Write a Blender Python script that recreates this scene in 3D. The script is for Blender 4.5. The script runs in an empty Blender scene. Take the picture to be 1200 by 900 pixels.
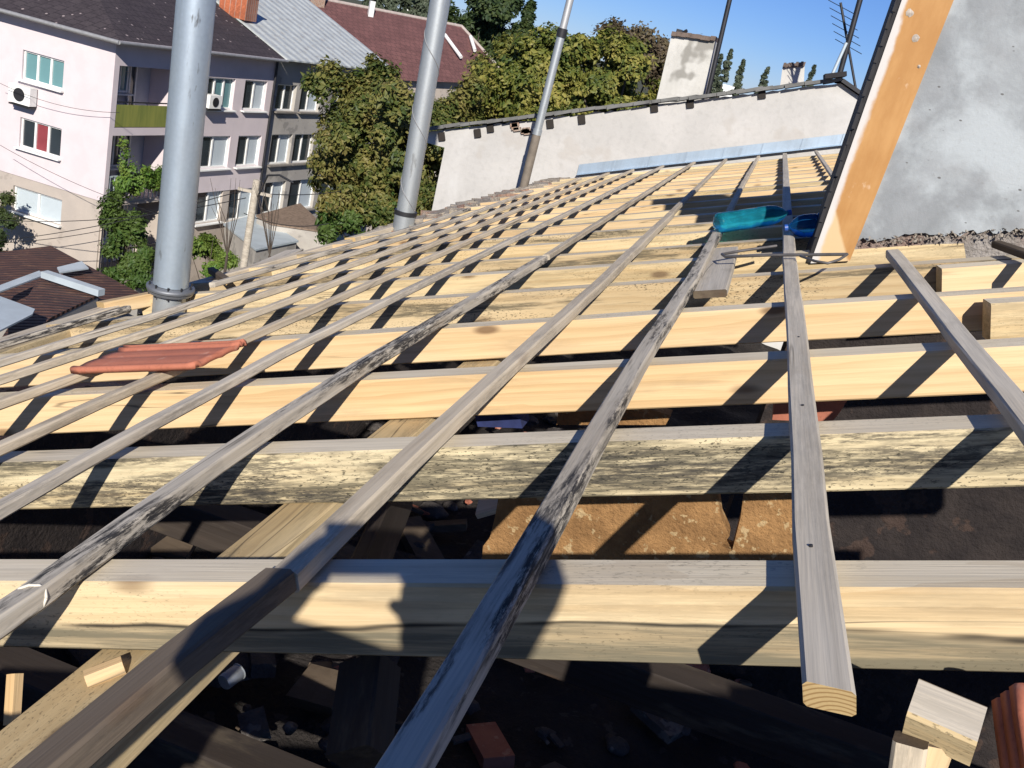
import bpy, math, random
from mathutils import Vector, Matrix
R = math.radians
rnd = random.Random(7)
SC = bpy.context.scene
COL = SC.collection

# ------------------------------------------------------------------ camera, sky, sun, exposure
CAM = Vector((0, 0, 13.0))
FPX = 1117.0
ROLL, PITCH, YAW = R(13.96), R(19.53), R(11.03)
FW = Vector((-math.sin(YAW) * math.cos(PITCH), math.cos(YAW) * math.cos(PITCH), -math.sin(PITCH)))
_r0 = Vector((math.cos(YAW), math.sin(YAW), 0)); _d0 = FW.cross(_r0)
IR = _r0 * math.cos(ROLL) - _d0 * math.sin(ROLL)
ID = _r0 * math.sin(ROLL) + _d0 * math.cos(ROLL)
cam = bpy.data.cameras.new('camera'); camo = bpy.data.objects.new('camera', cam); COL.objects.link(camo)
camo.matrix_world = Matrix.Translation(CAM) @ Matrix((IR, -ID, -FW)).transposed().to_4x4()
cam.sensor_width = 36.0; cam.lens = FPX / 1200.0 * 36.0
cam.clip_start = 0.02; cam.clip_end = 6000
SC.camera = camo

LDIR = Vector((-0.50, 1.62, -1.0)).normalized()            # direction the sunlight travels
SUN_EL = math.asin(-LDIR.z); SUN_AZ = math.atan2(-LDIR.x, -LDIR.y)
W = bpy.data.worlds.new('World'); SC.world = W; W.use_nodes = True
nt = W.node_tree; bg = nt.nodes['Background']
sky = nt.nodes.new('ShaderNodeTexSky'); sky.sky_type = 'NISHITA'; sky.sun_disc = False
sky.sun_elevation = SUN_EL; sky.sun_rotation = SUN_AZ
sky.altitude = 1500; sky.air_density = 1.0; sky.dust_density = 0.0; sky.ozone_density = 8.0
tint = nt.nodes.new('ShaderNodeMix'); tint.data_type = 'RGBA'; tint.blend_type = 'MULTIPLY'; tint.inputs[0].default_value = 1; tint.inputs[7].default_value = (.58, .61, .78, 1)
nt.links.new(sky.outputs[0], tint.inputs[6]); nt.links.new(tint.outputs[2], bg.inputs[0]); bg.inputs[1].default_value = 0.085
sl = bpy.data.lights.new('sun', 'SUN'); sl.energy = 4.6; sl.angle = R(0.5); sl.color = (1, 0.94, 0.84)
so = bpy.data.objects.new('sun', sl); COL.objects.link(so)
so.rotation_mode = 'QUATERNION'; so.rotation_quaternion = (-LDIR).to_track_quat('Z', 'Y'); so.location = (20, -60, 60)
SC.view_settings.view_transform = 'Standard'; SC.view_settings.look = 'None'
SC.view_settings.exposure = 0.47; SC.view_settings.gamma = 1.0
SC.cycles.max_bounces = 6

# ------------------------------------------------------------------ measuring helpers
H = 0.53                                                   # height of the eye above the batten tops
SL = R(19.72)
RN = Vector((-math.sin(SL), 0, math.cos(SL))); RU = Vector((math.cos(SL), 0, math.sin(SL)))
def ray(px, py): return IR * ((px - 600) / FPX) + ID * ((py - 450) / FPX) + FW
def roof(s, y, h=1.0): return CAM + (RU * s + Vector((0, y, 0)) - RN * h) * H      # roof coordinates, in eye heights
def roofpx(px, py, h=1.0):
    d = ray(px, py); return CAM + d * (-h * H / d.dot(RN))
def at_z(px, py, z):
    d = ray(px, py); return CAM + d * (z / d.z)
def at_y(px, py, y):
    d = ray(px, py); return CAM + d * (y / d.y)
def sy(p):
    v = (p - CAM) / H; return v.dot(RU), v.y

# ------------------------------------------------------------------ object helpers
def tag(o, label=None, cat=None, group=None, kind=None):
    if label: o['label'] = label
    if cat: o['category'] = cat
    if group: o['group'] = group
    if kind: o['kind'] = kind
    return o
def link(name, me, mats, parent=None, mw=None):
    o = bpy.data.objects.new(name, me); COL.objects.link(o)
    for m in (mats if isinstance(mats, (list, tuple)) else [mats]): me.materials.append(m)
    if mw is not None: o.matrix_world = mw
    if parent is not None:
        o.parent = parent
        bpy.context.view_layer.update()
        o.matrix_parent_inverse = parent.matrix_world.inverted()
    return o
def empty(name, loc, label, cat, group=None):
    o = bpy.data.objects.new(name, None); COL.objects.link(o); o.location = loc; o.empty_display_size = 0.1
    bpy.context.view_layer.update()
    return tag(o, label, cat, group)
class MB:
    """collects faces of one mesh"""
    def __init__(s): s.v = []; s.f = []; s.m = []; s.sm = []
    def add(s, vs, fs, mi=0, smooth=False):
        b = len(s.v); s.v += [tuple(x) for x in vs]
        for k, f in enumerate(fs):
            s.f.append([b + i for i in f]); s.m.append(mi if isinstance(mi, int) else mi[k]); s.sm.append(smooth)
        return s
    def box(s, c, ax, sz, mi=0):
        c = Vector(c); X, Y, Z = [Vector(a) * (q / 2) for a, q in zip(ax, sz)]
        vs = [c + X * i + Y * j + Z * k for i in (-1, 1) for j in (-1, 1) for k in (-1, 1)]
        return s.add(vs, [(0, 1, 3, 2), (4, 6, 7, 5), (0, 4, 5, 1), (2, 3, 7, 6), (0, 2, 6, 4), (1, 5, 7, 3)], mi)
    def tube(s, pts, rads, n=12, mi=0, caps=True, smooth=True):
        pts = [Vector(p) for p in pts]
        if not isinstance(rads, (list, tuple)): rads = [rads] * len(pts)
        rings = []; ref = None
        for i, p in enumerate(pts):
            d = (pts[min(i + 1, len(pts) - 1)] - pts[max(i - 1, 0)]).normalized()
            if ref is None:
                ref = d.orthogonal().normalized()
            ref = (ref - d * ref.dot(d)).normalized(); b = d.cross(ref)
            rings.append([p + (ref * math.cos(2 * math.pi * k / n) + b * math.sin(2 * math.pi * k / n)) * rads[i] for k in range(n)])
        vs = [v for r in rings for v in r]; fs = []
        for i in range(len(pts) - 1):
            for k in range(n):
                a = i * n + k; c = i * n + (k + 1) % n; fs.append((a, c, c + n, a + n))
        s.add(vs, fs, mi, smooth)
        if caps:
            s.add(rings[0][::-1], [tuple(range(n))], mi); s.add(rings[-1], [tuple(range(n))], mi)
        return s
    def slab(s, poly, off, mi=0):
        """polygon thickened along vector off"""
        off = Vector(off); a = [Vector(p) for p in poly]; n = len(a)
        fs = [tuple(range(n)), tuple(range(2 * n - 1, n - 1, -1))]
        for i in range(n):
            j = (i + 1) % n; fs.append((j, i, n + i, n + j))
        return s.add(a + [p + off for p in a], fs, mi)
    def build(s, name, mats, parent=None, local=None):
        me = bpy.data.meshes.new(name)
        mw = None; vs = s.v
        if local is not None:
            mw = local if isinstance(local, Matrix) else Matrix.Translation(Vector(local))
            inv = mw.inverted(); vs = [tuple(inv @ Vector(v)) for v in vs]
        me.from_pydata(vs, [], s.f); me.update()
        me.polygons.foreach_set('material_index', s.m); me.polygons.foreach_set('use_smooth', s.sm)
        import bmesh
        bm = bmesh.new(); bm.from_mesh(me); bmesh.ops.recalc_face_normals(bm, faces=bm.faces); bm.to_mesh(me); bm.free()
        return link(name, me, mats, parent, mw)
def frame(o, x, zhint):
    x = Vector(x).normalized(); z = Vector(zhint); z = (z - x * z.dot(x)).normalized(); y = z.cross(x)
    m = Matrix((x, y, z)).transposed().to_4x4(); m.translation = o; return m

# ------------------------------------------------------------------ materials
class NT:
    def __init__(s, name):
        s.m = bpy.data.materials.new(name); s.m.use_nodes = True; s.t = s.m.node_tree
        s.b = s.t.nodes['Principled BSDF']; s.tc = s.t.nodes.new('ShaderNodeTexCoord'); s.out = s.t.nodes['Material Output']
        s.inf = None
    def n(s, ty, **kw):
        x = s.t.nodes.new(ty)
        for k, v in kw.items(): setattr(x, k, v)
        return x
    def l(s, a, b): s.t.links.new(a, b)
    def co(s, scale=(1, 1, 1), kind='Object', rand=True, rot=(0, 0, 0)):
        mp = s.n('ShaderNodeMapping'); mp.inputs['Scale'].default_value = scale; mp.inputs['Rotation'].default_value = rot
        if rand:
            if s.inf is None: s.inf = s.n('ShaderNodeObjectInfo')
            a = s.n('ShaderNodeVectorMath', operation='MULTIPLY_ADD')
            c = s.n('ShaderNodeCombineXYZ')
            for i, k in enumerate((37.0, 11.0, 23.0)):
                mm = s.n('ShaderNodeMath', operation='MULTIPLY'); s.l(s.inf.outputs['Random'], mm.inputs[0]); mm.inputs[1].default_value = k
                s.l(mm.outputs[0], c.inputs[i])
            ad = s.n('ShaderNodeVectorMath', operation='ADD'); s.l(s.tc.outputs[kind], ad.inputs[0]); s.l(c.outputs[0], ad.inputs[1])
            s.l(ad.outputs[0], mp.inputs[0])
        else: s.l(s.tc.outputs[kind], mp.inputs[0])
        return mp.outputs[0]
    def noise(s, vec, sc=1., det=4., rough=.55, dist=0.):
        x = s.n('ShaderNodeTexNoise'); s.l(vec, x.inputs['Vector']); x.inputs['Scale'].default_value = sc
        x.inputs['Detail'].default_value = det; x.inputs['Roughness'].default_value = rough; x.inputs['Distortion'].default_value = dist
        return x.outputs[0]
    def step(s, v, a, b, lo=0., hi=1.):
        x = s.n('ShaderNodeMapRange'); x.interpolation_type = 'SMOOTHSTEP'; s.l(v, x.inputs[0])
        x.inputs[1].default_value = a; x.inputs[2].default_value = b; x.inputs[3].default_value = lo; x.inputs[4].default_value = hi
        return x.outputs[0]
    def math(s, op, a, b=None):
        x = s.n('ShaderNodeMath', operation=op)
        for i, q in enumerate((a, b)):
            if q is None: continue
            if isinstance(q, (int, float)): x.inputs[i].default_value = q
            else: s.l(q, x.inputs[i])
        return x.outputs[0]
    def mix(s, f, a, b, mode='MIX'):
        x = s.n('ShaderNodeMix', data_type='RGBA', blend_type=mode)
        for k, q in ((0, f), (6, a), (7, b)):
            if isinstance(q, (int, float)): x.inputs[k].default_value = q
            elif isinstance(q, (tuple, list)): x.inputs[k].default_value = (*q, 1) if len(q) == 3 else q
            else: s.l(q, x.inputs[k])
        return x.outputs[2]
    def bump(s, v, strength=.3, dist=.01):
        x = s.n('ShaderNodeBump'); s.l(v, x.inputs['Height']); x.inputs['Strength'].default_value = strength
        x.inputs['Distance'].default_value = dist; s.l(x.outputs[0], s.b.inputs['Normal'])
    def fin(s, col, rough=.8, metal=0., spec=.3):
        if isinstance(col, (tuple, list)): s.b.inputs['Base Color'].default_value = (*col, 1)
        else: s.l(col, s.b.inputs['Base Color'])
        if isinstance(rough, (int, float)): s.b.inputs['Roughness'].default_value = rough
        else: s.l(rough, s.b.inputs['Roughness'])
        s.b.inputs['Metallic'].default_value = metal; s.b.inputs['Specular IOR Level'].default_value = spec
        return s.m
def wood(name, c1, c2, grey=0., mold=0., lowdark=0., speck=0., knots=1., stain=0., depth=.106):
    """sawn timber: local X runs along the grain, Z up. mold = dark bloom, speck = black dots, lowdark = dirty lower half"""
    g = NT(name)
    v1 = g.co((0.35, 3.2, 7.0)); v2 = g.co((1.2, 40, 40)); v3 = g.co((6, 300, 300)); v4 = g.co((2.2, 9, 14)); v5 = g.co((20, 45, 60))
    sep = g.n('ShaderNodeSeparateXYZ'); g.l(g.tc.outputs['Object'], sep.inputs[0])
    big = g.noise(v1, 1.6, 3, .5, .3); mid = g.noise(v2, 1., 4, .6); fib = g.noise(v3, 1., 2, .5)
    wv = g.n('ShaderNodeTexWave', wave_type='BANDS', bands_direction='Z', wave_profile='SAW')
    g.l(g.co((0.22, 1.0, 1.5)), wv.inputs['Vector']); wv.inputs['Scale'].default_value = 8; wv.inputs['Distortion'].default_value = 9
    wv.inputs['Detail'].default_value = 3; wv.inputs['Detail Scale'].default_value = .9; wv.inputs['Detail Roughness'].default_value = .5
    ring = g.step(wv.outputs['Fac'], .25, 1.0)
    col = g.mix(g.step(big, .3, .7), c1, c2)
    dark = tuple(x * y for x, y in zip(c2, (.62, .5, .36)))
    col = g.mix(g.math('MULTIPLY', g.math('MULTIPLY', ring, g.step(big, .3, .75)), .42), col, dark)
    col = g.mix(g.math('MULTIPLY', g.step(mid, .45, .75), .3), col, dark)
    col = g.mix(g.math('MULTIPLY', g.step(fib, .4, .8), .22), col, tuple(x * .55 for x in c2))
    if knots:
        vo = g.n('ShaderNodeTexVoronoi'); g.l(g.co((3.0, 8.5, 8.5)), vo.inputs['Vector']); vo.inputs['Scale'].default_value = 1.0
        kn = g.step(vo.outputs['Distance'], .06, .17, 1., 0.)
        col = g.mix(g.math('MULTIPLY', kn, .8 * knots), col, (.13, .065, .028))
    if grey:
        gn = g.step(g.noise(g.co((1.1, 14, 14)), 1., 4, .6), .25, .7)
        gc = g.mix(g.step(mid, .3, .7), (.68, .60, .485), (.50, .44, .355))
        gc = g.mix(g.math('MULTIPLY', g.step(fib, .35, .75), .45), gc, (.30, .28, .25))
        col = g.mix(g.math('MULTIPLY', g.math('ADD', g.math('MULTIPLY', gn, .6), .5), grey), col, gc)
    if lowdark:
        wob = g.math('MULTIPLY', g.math('SUBTRACT', g.noise(g.co((.9, 6, 6)), 1.5, 4), .5), depth * .7)
        zz = g.math('ADD', sep.outputs[2], wob)
        lo = g.step(zz, -depth * .62, -depth * .45, 1., 0.)
        tex = g.step(g.noise(g.co((2.5, 30, 60)), 1., 5, .7), .3, .6, .45, 1.)
        col = g.mix(g.math('MULTIPLY', g.math('MULTIPLY', lo, tex), lowdark), col, (.14, .125, .085))
        crack = g.math('MULTIPLY', g.step(g.math('ABSOLUTE', g.math('ADD', zz, depth * .53)), .0, .006, 1., 0.), g.step(g.noise(v4, .8, 4), .45, .6))
        col = g.mix(g.math('MULTIPLY', crack, lowdark), col, (.025, .022, .018))
    if mold:
        a = g.step(g.noise(g.co((.6, 3.5, 8)), 1.5, 5, .66), .46, .56)
        b = g.step(g.noise(g.co((9, 70, 120)), 1., 6, .78), .36, .55)
        col = g.mix(g.math('MULTIPLY', g.math('MULTIPLY', a, b), mold), col, (.036, .034, .029))
        col = g.mix(g.math('MULTIPLY', a, mold * .22), col, (.22, .19, .12))
    if stain:
        a = g.step(g.noise(g.co((1.4, 12, 12)), 1.3, 5, .62, .4), .44, .58)
        b = g.step(g.noise(g.co((14, 110, 110)), 1., 5, .8), .40, .56)
        col = g.mix(g.math('MULTIPLY', g.math('MULTIPLY', a, b), stain), col, (.022, .022, .026))
    if speck:
        sp = g.step(g.noise(v5, 4.5, 3, .65), .58, .63); ar = g.step(g.noise(v4, .7, 3), .42, .56)
        col = g.mix(g.math('MULTIPLY', g.math('MULTIPLY', sp, ar), speck), col, (.02, .02, .015))
    cn_ = g.math('ABSOLUTE', g.math('SUBTRACT', g.noise(g.co((.35, 7, 11)), 1., 3, .5, .2), .5)); cm_ = g.step(g.noise(g.co((1.3, 3, 3)), 1., 2), .5, .62)
    crack_ = g.math('MULTIPLY', g.step(cn_, .0, .007, 1., 0.), cm_)
    col = g.mix(g.math('MULTIPLY', crack_, .75), col, (.06, .045, .03))
    dirt_ = g.step(g.noise(g.co((3, 9, 12)), 1., 5, .65), .52, .72)
    col = g.mix(g.math('MULTIPLY', dirt_, .28), col, (.24, .19, .12))
    tone = g.n('ShaderNodeMapRange'); g.l(g.inf.outputs['Random'], tone.inputs[0]); tone.inputs[3].default_value = .84; tone.inputs[4].default_value = 1.05
    hs = g.n('ShaderNodeHueSaturation'); g.l(col, hs.inputs['Color']); g.l(tone.outputs[0], hs.inputs['Value']); hs.inputs['Saturation'].default_value = .94; col = hs.outputs[0]
    hgt = g.math('ADD', g.math('MULTIPLY', fib, .6), g.math('MULTIPLY', mid, .8))
    g.bump(hgt, .35, .0025)
    return g.fin(col, .82, 0, .25)
YEL1, YEL2 = (.68, .50, .285), (.59, .405, .20)
W_FRESH = wood('fresh_pine', YEL1, YEL2)
W_FRESH2 = wood('pale_pine', (.66, .52, .30), (.56, .42, .22), speck=.5, mold=.25)
W_MOLD = wood('mouldy_pine', (.62, .48, .28), (.50, .37, .20), mold=.8, speck=.9, knots=.6)
W_BLOOM = wood('black_bloomed_pine', (.64, .54, .34), (.54, .44, .26), mold=.85, speck=.8, knots=.8, stain=.75)
W_LOW = wood('pine_with_dirty_lower_half', (.68, .54, .33), (.60, .45, .25), lowdark=.95, speck=.4, mold=.2)
W_TOP = wood('weathered_sky_pale_top', (.76, .665, .50), (.66, .57, .41), grey=.42, knots=.4, speck=.3)  # weathered grey, with the grazing sky sheen put into the colour
W_GREY = wood('grey_batten', (.64, .575, .48), (.54, .47, .385), grey=.65, stain=.3, knots=.3)
W_GREYL = wood('light_grey_batten', (.60, .57, .52), (.50, .47, .42), grey=.85, stain=.12, knots=.4)
W_BLACK = wood('black_stained_batten', (.62, .575, .50), (.52, .47, .40), grey=.7, stain=.97, knots=.3)
W_TAN = wood('tan_batten', (.68, .575, .43), (.58, .48, .345), grey=.4, stain=.25, knots=.5)
W_BROWN = wood('old_brown_timber', (.13, .095, .065), (.08, .058, .04), knots=.4)
W_SHADED = wood('shade_dark_batten', (.19, .15, .112), (.13, .10, .075), stain=.4, knots=.4)  # the photographer's shadow is put into this batten's dark colour
W_ATTIC = wood('shade_dark_attic_timber', (.055, .042, .034), (.035, .027, .023), knots=.4)  # attic shade put into the timber colour
W_ORANGE = None
def end_grain():
    g = NT('end_grain'); wv = g.n('ShaderNodeTexWave', wave_type='RINGS', rings_direction='X', wave_profile='SIN')
    mp = g.n('ShaderNodeMapping'); mp.inputs['Location'].default_value = (0, .012, .055); g.l(g.tc.outputs['Object'], mp.inputs[0])
    g.l(mp.outputs[0], wv.inputs['Vector']); wv.inputs['Scale'].default_value = 55; wv.inputs['Distortion'].default_value = 1.2
    fib = g.noise(g.co((120, 300, 300)), 1., 2)
    col = g.mix(g.step(wv.outputs['Fac'], .5, 1.), (.62, .45, .22), (.36, .22, .09))
    col = g.mix(g.math('MULTIPLY', fib, .3), col, (.3, .2, .1)); return g.fin(col, .85)
W_END = end_grain()
def plaster(name, c1, c2, sc=2., bump=.25, spots=None, c3=None, fine=40, dist=.006, strip=None):
    g = NT(name); v = g.co((1, 1, 1), rand=False)
    a = g.noise(v, sc, 6, .6, .3); f = g.noise(v, fine, 5, .65)
    col = g.mix(g.step(a, .35, .65), c1, c2)
    col = g.mix(g.math('MULTIPLY', g.step(f, .45, .75), .25), col, tuple(x * .6 for x in c2))
    if c3: col = g.mix(g.step(g.noise(v, sc * .55, 5, .6, .6), .5, .66), col, c3)
    if spots:
        s = g.step(g.noise(v, spots[1], 3, .6), spots[2], spots[2] + .05); col = g.mix(g.math('MULTIPLY', s, spots[3]), col, spots[0])
    g.bump(g.math('ADD', g.math('MULTIPLY', a, .5), f), bump, dist)
    return g.fin(col, .9, 0, .2)
def flat(name, c, rough=.6, metal=0., spec=.4, var=.15, sc=6):
    g = NT(name); n = g.noise(g.co((1, 1, 1)), sc, 4)
    col = g.mix(g.math('MULTIPLY', g.step(n, .35, .7), var * 3), c, tuple(x * .6 for x in c)); return g.fin(col, rough, metal, spec)
def galv(name, c1, c2, rough=.42, dirt=.4, zdir=True):
    g = NT(name); v = g.co((1, 1, 1))
    a = g.noise(v, 3.5, 4, .6); sp = g.n('ShaderNodeTexVoronoi'); g.l(g.co((60, 60, 60)), sp.inputs['Vector']); sp.inputs['Scale'].default_value = 1
    col = g.mix(g.step(a, .3, .7), c1, c2)
    col = g.mix(g.math('MULTIPLY', sp.outputs['Distance'], .18), col, tuple(x * .55 for x in c2))
    d = g.step(g.noise(g.co((14, 14, 3)), 1., 5, .7), .62, .70)
    col = g.mix(g.math('MULTIPLY', d, dirt), col, (.12, .115, .11))
    st = g.step(g.noise(g.co((24, 24, .8)), 1., 3, .6), .35, .8)
    col = g.mix(g.math('MULTIPLY', st, .25), col, tuple(x * .5 for x in c1))
    g.l(g.step(a, .2, .8, rough - .06, rough + .12), g.b.inputs['Roughness'])
    g.bump(g.noise(v, 25, 3), .06, .004)
    g.fin(col, .4, .6, .5); g.l(g.step(a, .2, .8, rough - .06, rough + .12), g.b.inputs['Roughness']); return g.m
M_PIPE = galv('galvanised_pipe', (.52, .60, .68), (.44, .52, .60), .40, .8)
M_PIPED = galv('tarnished_flange', (.28, .30, .33), (.20, .21, .23), .5, .8)
M_PIPE2 = galv('dull_zinc_pipe', (.50, .53, .55), (.42, .45, .47), .45, .5)
M_PIPE3 = galv('thin_zinc_pipe', (.60, .60, .60), (.46, .46, .46), .5, .5)
M_RUST = flat('soot_brown_pipe', (.22, .185, .15), .75, .2, var=.25, sc=9)
M_RUSTZ = flat('dull_grey_seam', (.26, .26, .27), .7, .2)
M_DKMETAL = flat('dark_metal', (.05, .05, .055), .5, .6)
M_FLASH = galv('zinc_flashing', (.50, .60, .70), (.42, .52, .63), .38, .2)
M_WHITEWALL = plaster('white_rendered_wall', (.50, .485, .47), (.44, .428, .415), 1.2, .3, ((.40, .37, .34), 1.4, .60, .45), (.54, .53, .52), fine=14, dist=.012)
M_SOOT_ = None
M_BRICKRAW = plaster('raw_brick_and_mortar', (.34, .20, .14), (.36, .30, .25), 9, .8, ((.12, .09, .07), 16, .6, .8), fine=50, dist=.02)
M_SHADEMASON = plaster('shade_dark_masonry', (.035, .028, .026), (.022, .018, .018), 6, .8, ((.07, .045, .035), 8, .58, .6), fine=40, dist=.02)  # masonry coloured near black to stand for the unlit attic
M_PINK = plaster('pink_stucco', (.64, .565, .585), (.60, .53, .55), 1.5, .1, fine=60)
M_BEIGE = plaster('beige_stucco', (.46, .40, .35), (.41, .36, .32), 1.0, .2, ((.3, .26, .23), 1.7, .6, .5), fine=40)
M_GREYST = plaster('grey_stucco', (.42, .395, .36), (.36, .335, .31), .9, .2, ((.2, .19, .18), 1.3, .58, .6), fine=30)
M_WHITE = flat('white_paint', (.78, .78, .76), .5, var=.04)
M_GLASSDK = flat('dark_window_glass', (.03, .04, .05), .08, 0, .8, var=.2, sc=1.2)
M_TEAL = flat('teal_blind_behind_glass', (.13, .26, .28), .2, 0, .6, var=.05, sc=2)
M_REDCUR = flat('red_curtain_behind_glass', (.24, .05, .06), .3, 0, .5, var=.1, sc=4)
M_BLIND = flat('white_roller_shutter', (.46, .52, .56), .5, var=.03)
M_DARKIN = flat('dark_interior', (.07, .065, .07), .9)
M_LOGG = flat('loggia_back_wall', (.42, .44, .5), .9, var=.05)

def clay(name, c1, c2):
    g = NT(name); v = g.co((1, 1, 1)); a = g.noise(v, 7, 5, .6); f = g.noise(v, 120, 3)
    col = g.mix(g.step(a, .3, .7), c1, c2); col = g.mix(g.math('MULTIPLY', g.step(f, .5, .8), .35), col, tuple(x * .5 for x in c2))
    col = g.mix(g.math('MULTIPLY', g.step(g.noise(v, 22, 4), .6, .72), .3), col, (.62, .42, .33))
    g.bump(f, .25, .002); return g.fin(col, .75, 0, .3)
M_CLAY = clay('orange_clay_tile', (.48, .175, .11), (.42, .145, .09))
def rooftile(name, c1, c2, mort, sx, sy_, speck=None, mir=.6):
    g = NT(name); br = g.n('ShaderNodeTexBrick'); g.l(g.tc.outputs['Object'], br.inputs['Vector'])
    br.inputs['Color1'].default_value = (*c1, 1); br.inputs['Color2'].default_value = (*c2, 1); br.inputs['Mortar'].default_value = (*mort, 1)
    br.inputs['Scale'].default_value = 1.; br.inputs['Brick Width'].default_value = sx; br.inputs['Row Height'].default_value = sy_
    br.inputs['Mortar Size'].default_value = .022; br.inputs['Mortar Smooth'].default_value = .6; br.inputs['Bias'].default_value = 0
    a = g.noise(g.co((1, 1, 1), rand=False), 1.2, 5, .65)
    col = g.mix(g.math('MULTIPLY', g.step(a, .35, .7), .5), br.outputs[0], tuple(x * .5 for x in c2))
    f = g.noise(g.co((1, 1, 1), rand=False), 14, 4, .7); col = g.mix(g.math('MULTIPLY', g.step(f, .45, .7), .4), col, tuple(min(1, x * 1.7) for x in c1))
    if speck:
        vo = g.n('ShaderNodeTexVoronoi'); g.l(g.co((2.6, 2.6, 2.6), rand=False), vo.inputs['Vector']); vo.inputs['Scale'].default_value = 1
        col = g.mix(g.step(vo.outputs['Distance'], .10, .14, 1., 0.), col, speck)
    g.bump(br.outputs['Fac'], -.5, .03); return g.fin(col, .8, 0, .3)
M_ROOFDK = rooftile('dark_roof_tile', (.055, .045, .05), (.045, .036, .042), (.02, .016, .02), .3, .36, (.30, .25, .25))
M_ROOFRED = rooftile('old_red_roof_tile', (.165, .078, .074), (.125, .06, .058), (.06, .03, .03), .35, .4)
def corrugated(name, c1, c2, rust, rough, metal, per=12., axis=0):
    g = NT(name); sp = g.n('ShaderNodeSeparateXYZ'); g.l(g.tc.outputs['Object'], sp.inputs[0])
    s = g.math('SINE', g.math('MULTIPLY', sp.outputs[axis], per * 6.283)); a = g.noise(g.co((1, 1, 1), rand=False), 1.3, 6, .65)
    col = g.mix(g.step(a, .35, .68), c1, c2); col = g.mix(g.math('MULTIPLY', g.step(g.noise(g.co((1, 1, 1), rand=False), 3, 6, .7), .5, .68), .7), col, rust)
    g.bump(s, .8, .02); return g.fin(col, rough, metal, .4)
M_CORR = corrugated('pale_corrugated_sheet', (.56, .59, .58), (.46, .49, .49), (.34, .31, .28), .55, .2, 1.6)
M_SHED = corrugated('brown_corrugated_sheet', (.055, .028, .025), (.085, .04, .03), (.15, .08, .05), .7, .0, 5.)
M_SHEET = flat('pale_blue_sheet', (.50, .57, .62), .5, .2, var=.12, sc=2)
M_CEMENT = None
M_MORTARL = plaster('pale_old_mortar', (.36, .32, .27), (.29, .25, .21), 6, .8, ((.2, .17, .14), 9, .58, .7), fine=50, dist=.02)
M_MORTARB = plaster('mortar_smeared_brick', (.25, .175, .15), (.27, .245, .225), 5, .9, ((.36, .33, .31), 9, .55, .7), fine=40, dist=.03)
def leafmat(name, cols, trans=.25):
    g = NT(name); geo = g.n('ShaderNodeNewGeometry'); r = g.n('ShaderNodeValToRGB'); big = g.step(g.noise(g.co((1, 1, 1)), .9, 3, .6), .3, .7)
    g.l(g.math('ADD', g.math('MULTIPLY', geo.outputs['Random Per Island'], .42), g.math('MULTIPLY', big, .58)), r.inputs[0])
    e = r.color_ramp.elements
    while len(e) < len(cols): e.new(.5)
    for i, c in enumerate(cols): e[i].position = i / (len(cols) - 1); e[i].color = (*c, 1)
    g.fin(r.outputs[0], .55, 0, .35)
    tr = g.n('ShaderNodeBsdfTranslucent'); g.l(r.outputs[0], tr.inputs[0]); mx = g.n('ShaderNodeMixShader'); mx.inputs[0].default_value = trans
    g.l(g.b.outputs[0], mx.inputs[1]); g.l(tr.outputs[0], mx.inputs[2]); g.l(mx.outputs[0], g.out.inputs[0]); return g.m
L_AUT = leafmat('autumn_leaves', [(.03, .055, .012), (.055, .082, .017), (.11, .125, .03), (.18, .17, .045), (.22, .19, .06), (.17, .13, .05)])
L_YEL = leafmat('yellowing_leaves', [(.035, .065, .013), (.08, .11, .02), (.16, .17, .033), (.26, .24, .055), (.36, .30, .085)])
L_GRN = leafmat('green_leaves', [(.03, .065, .012), (.05, .10, .018), (.09, .14, .03), (.03, .05, .01)])
L_BRIGHT = leafmat('bright_leaves', [(.06, .13, .02), (.10, .19, .03), (.16, .22, .04), (.04, .08, .012)])
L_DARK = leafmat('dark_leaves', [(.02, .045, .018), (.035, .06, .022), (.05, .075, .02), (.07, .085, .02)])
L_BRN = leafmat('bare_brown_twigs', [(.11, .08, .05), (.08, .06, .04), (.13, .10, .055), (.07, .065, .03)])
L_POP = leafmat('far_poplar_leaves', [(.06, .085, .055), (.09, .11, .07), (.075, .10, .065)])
M_BARK = flat('bark', (.09, .07, .055), .9, var=.3, sc=12)
M_RUBBLE = plaster('grey_rubble', (.085, .075, .07), (.05, .044, .043), 6, .8, ((.18, .165, .15), 9, .6, .7), fine=60, dist=.02)  # rubble colours lowered to carry the attic shade
M_FLOOR = plaster('dusty_attic_floor', (.035, .03, .028), (.022, .019, .018), 3, .8, ((.07, .06, .055), 11, .6, .7), fine=40, dist=.03)  # dusty floor, its colour darkened to stand for attic shade
M_STRAW = plaster('straw_clay', (.34, .19, .08), (.22, .12, .05), 11, .9, ((.48, .36, .2), 30, .58, .7), fine=90, dist=.01)
M_BRICK = clay('red_brick', (.36, .13, .08), (.28, .10, .065))
M_BLUE = flat('blue_cloth', (.02, .03, .11), .9, var=.3, sc=20)
M_FELTW = flat('black_old_timber', (.03, .025, .022), .9)
M_FELT = flat('black_roofing_felt', (.016, .015, .018), .75, var=.2, sc=20)

# ------------------------------------------------------------------ the setting
g = NT('ground_earth_and_grass'); v = g.co((1, 1, 1), rand=False)
c = g.mix(g.step(g.noise(v, .12, 5), .4, .6), (.05, .07, .025), (.11, .09, .065)); M_GROUND = g.fin(g.mix(g.math('MULTIPLY', g.noise(v, 1.5, 5), .5), c, (.04, .045, .025)), .95)
MB().add([(-3000, -400, 0), (3000, -400, 0), (3000, 5000, 0), (-3000, 5000, 0)], [(0, 1, 2, 3)]).build('ground', M_GROUND)
tag(bpy.data.objects['ground'], kind='structure')

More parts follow.
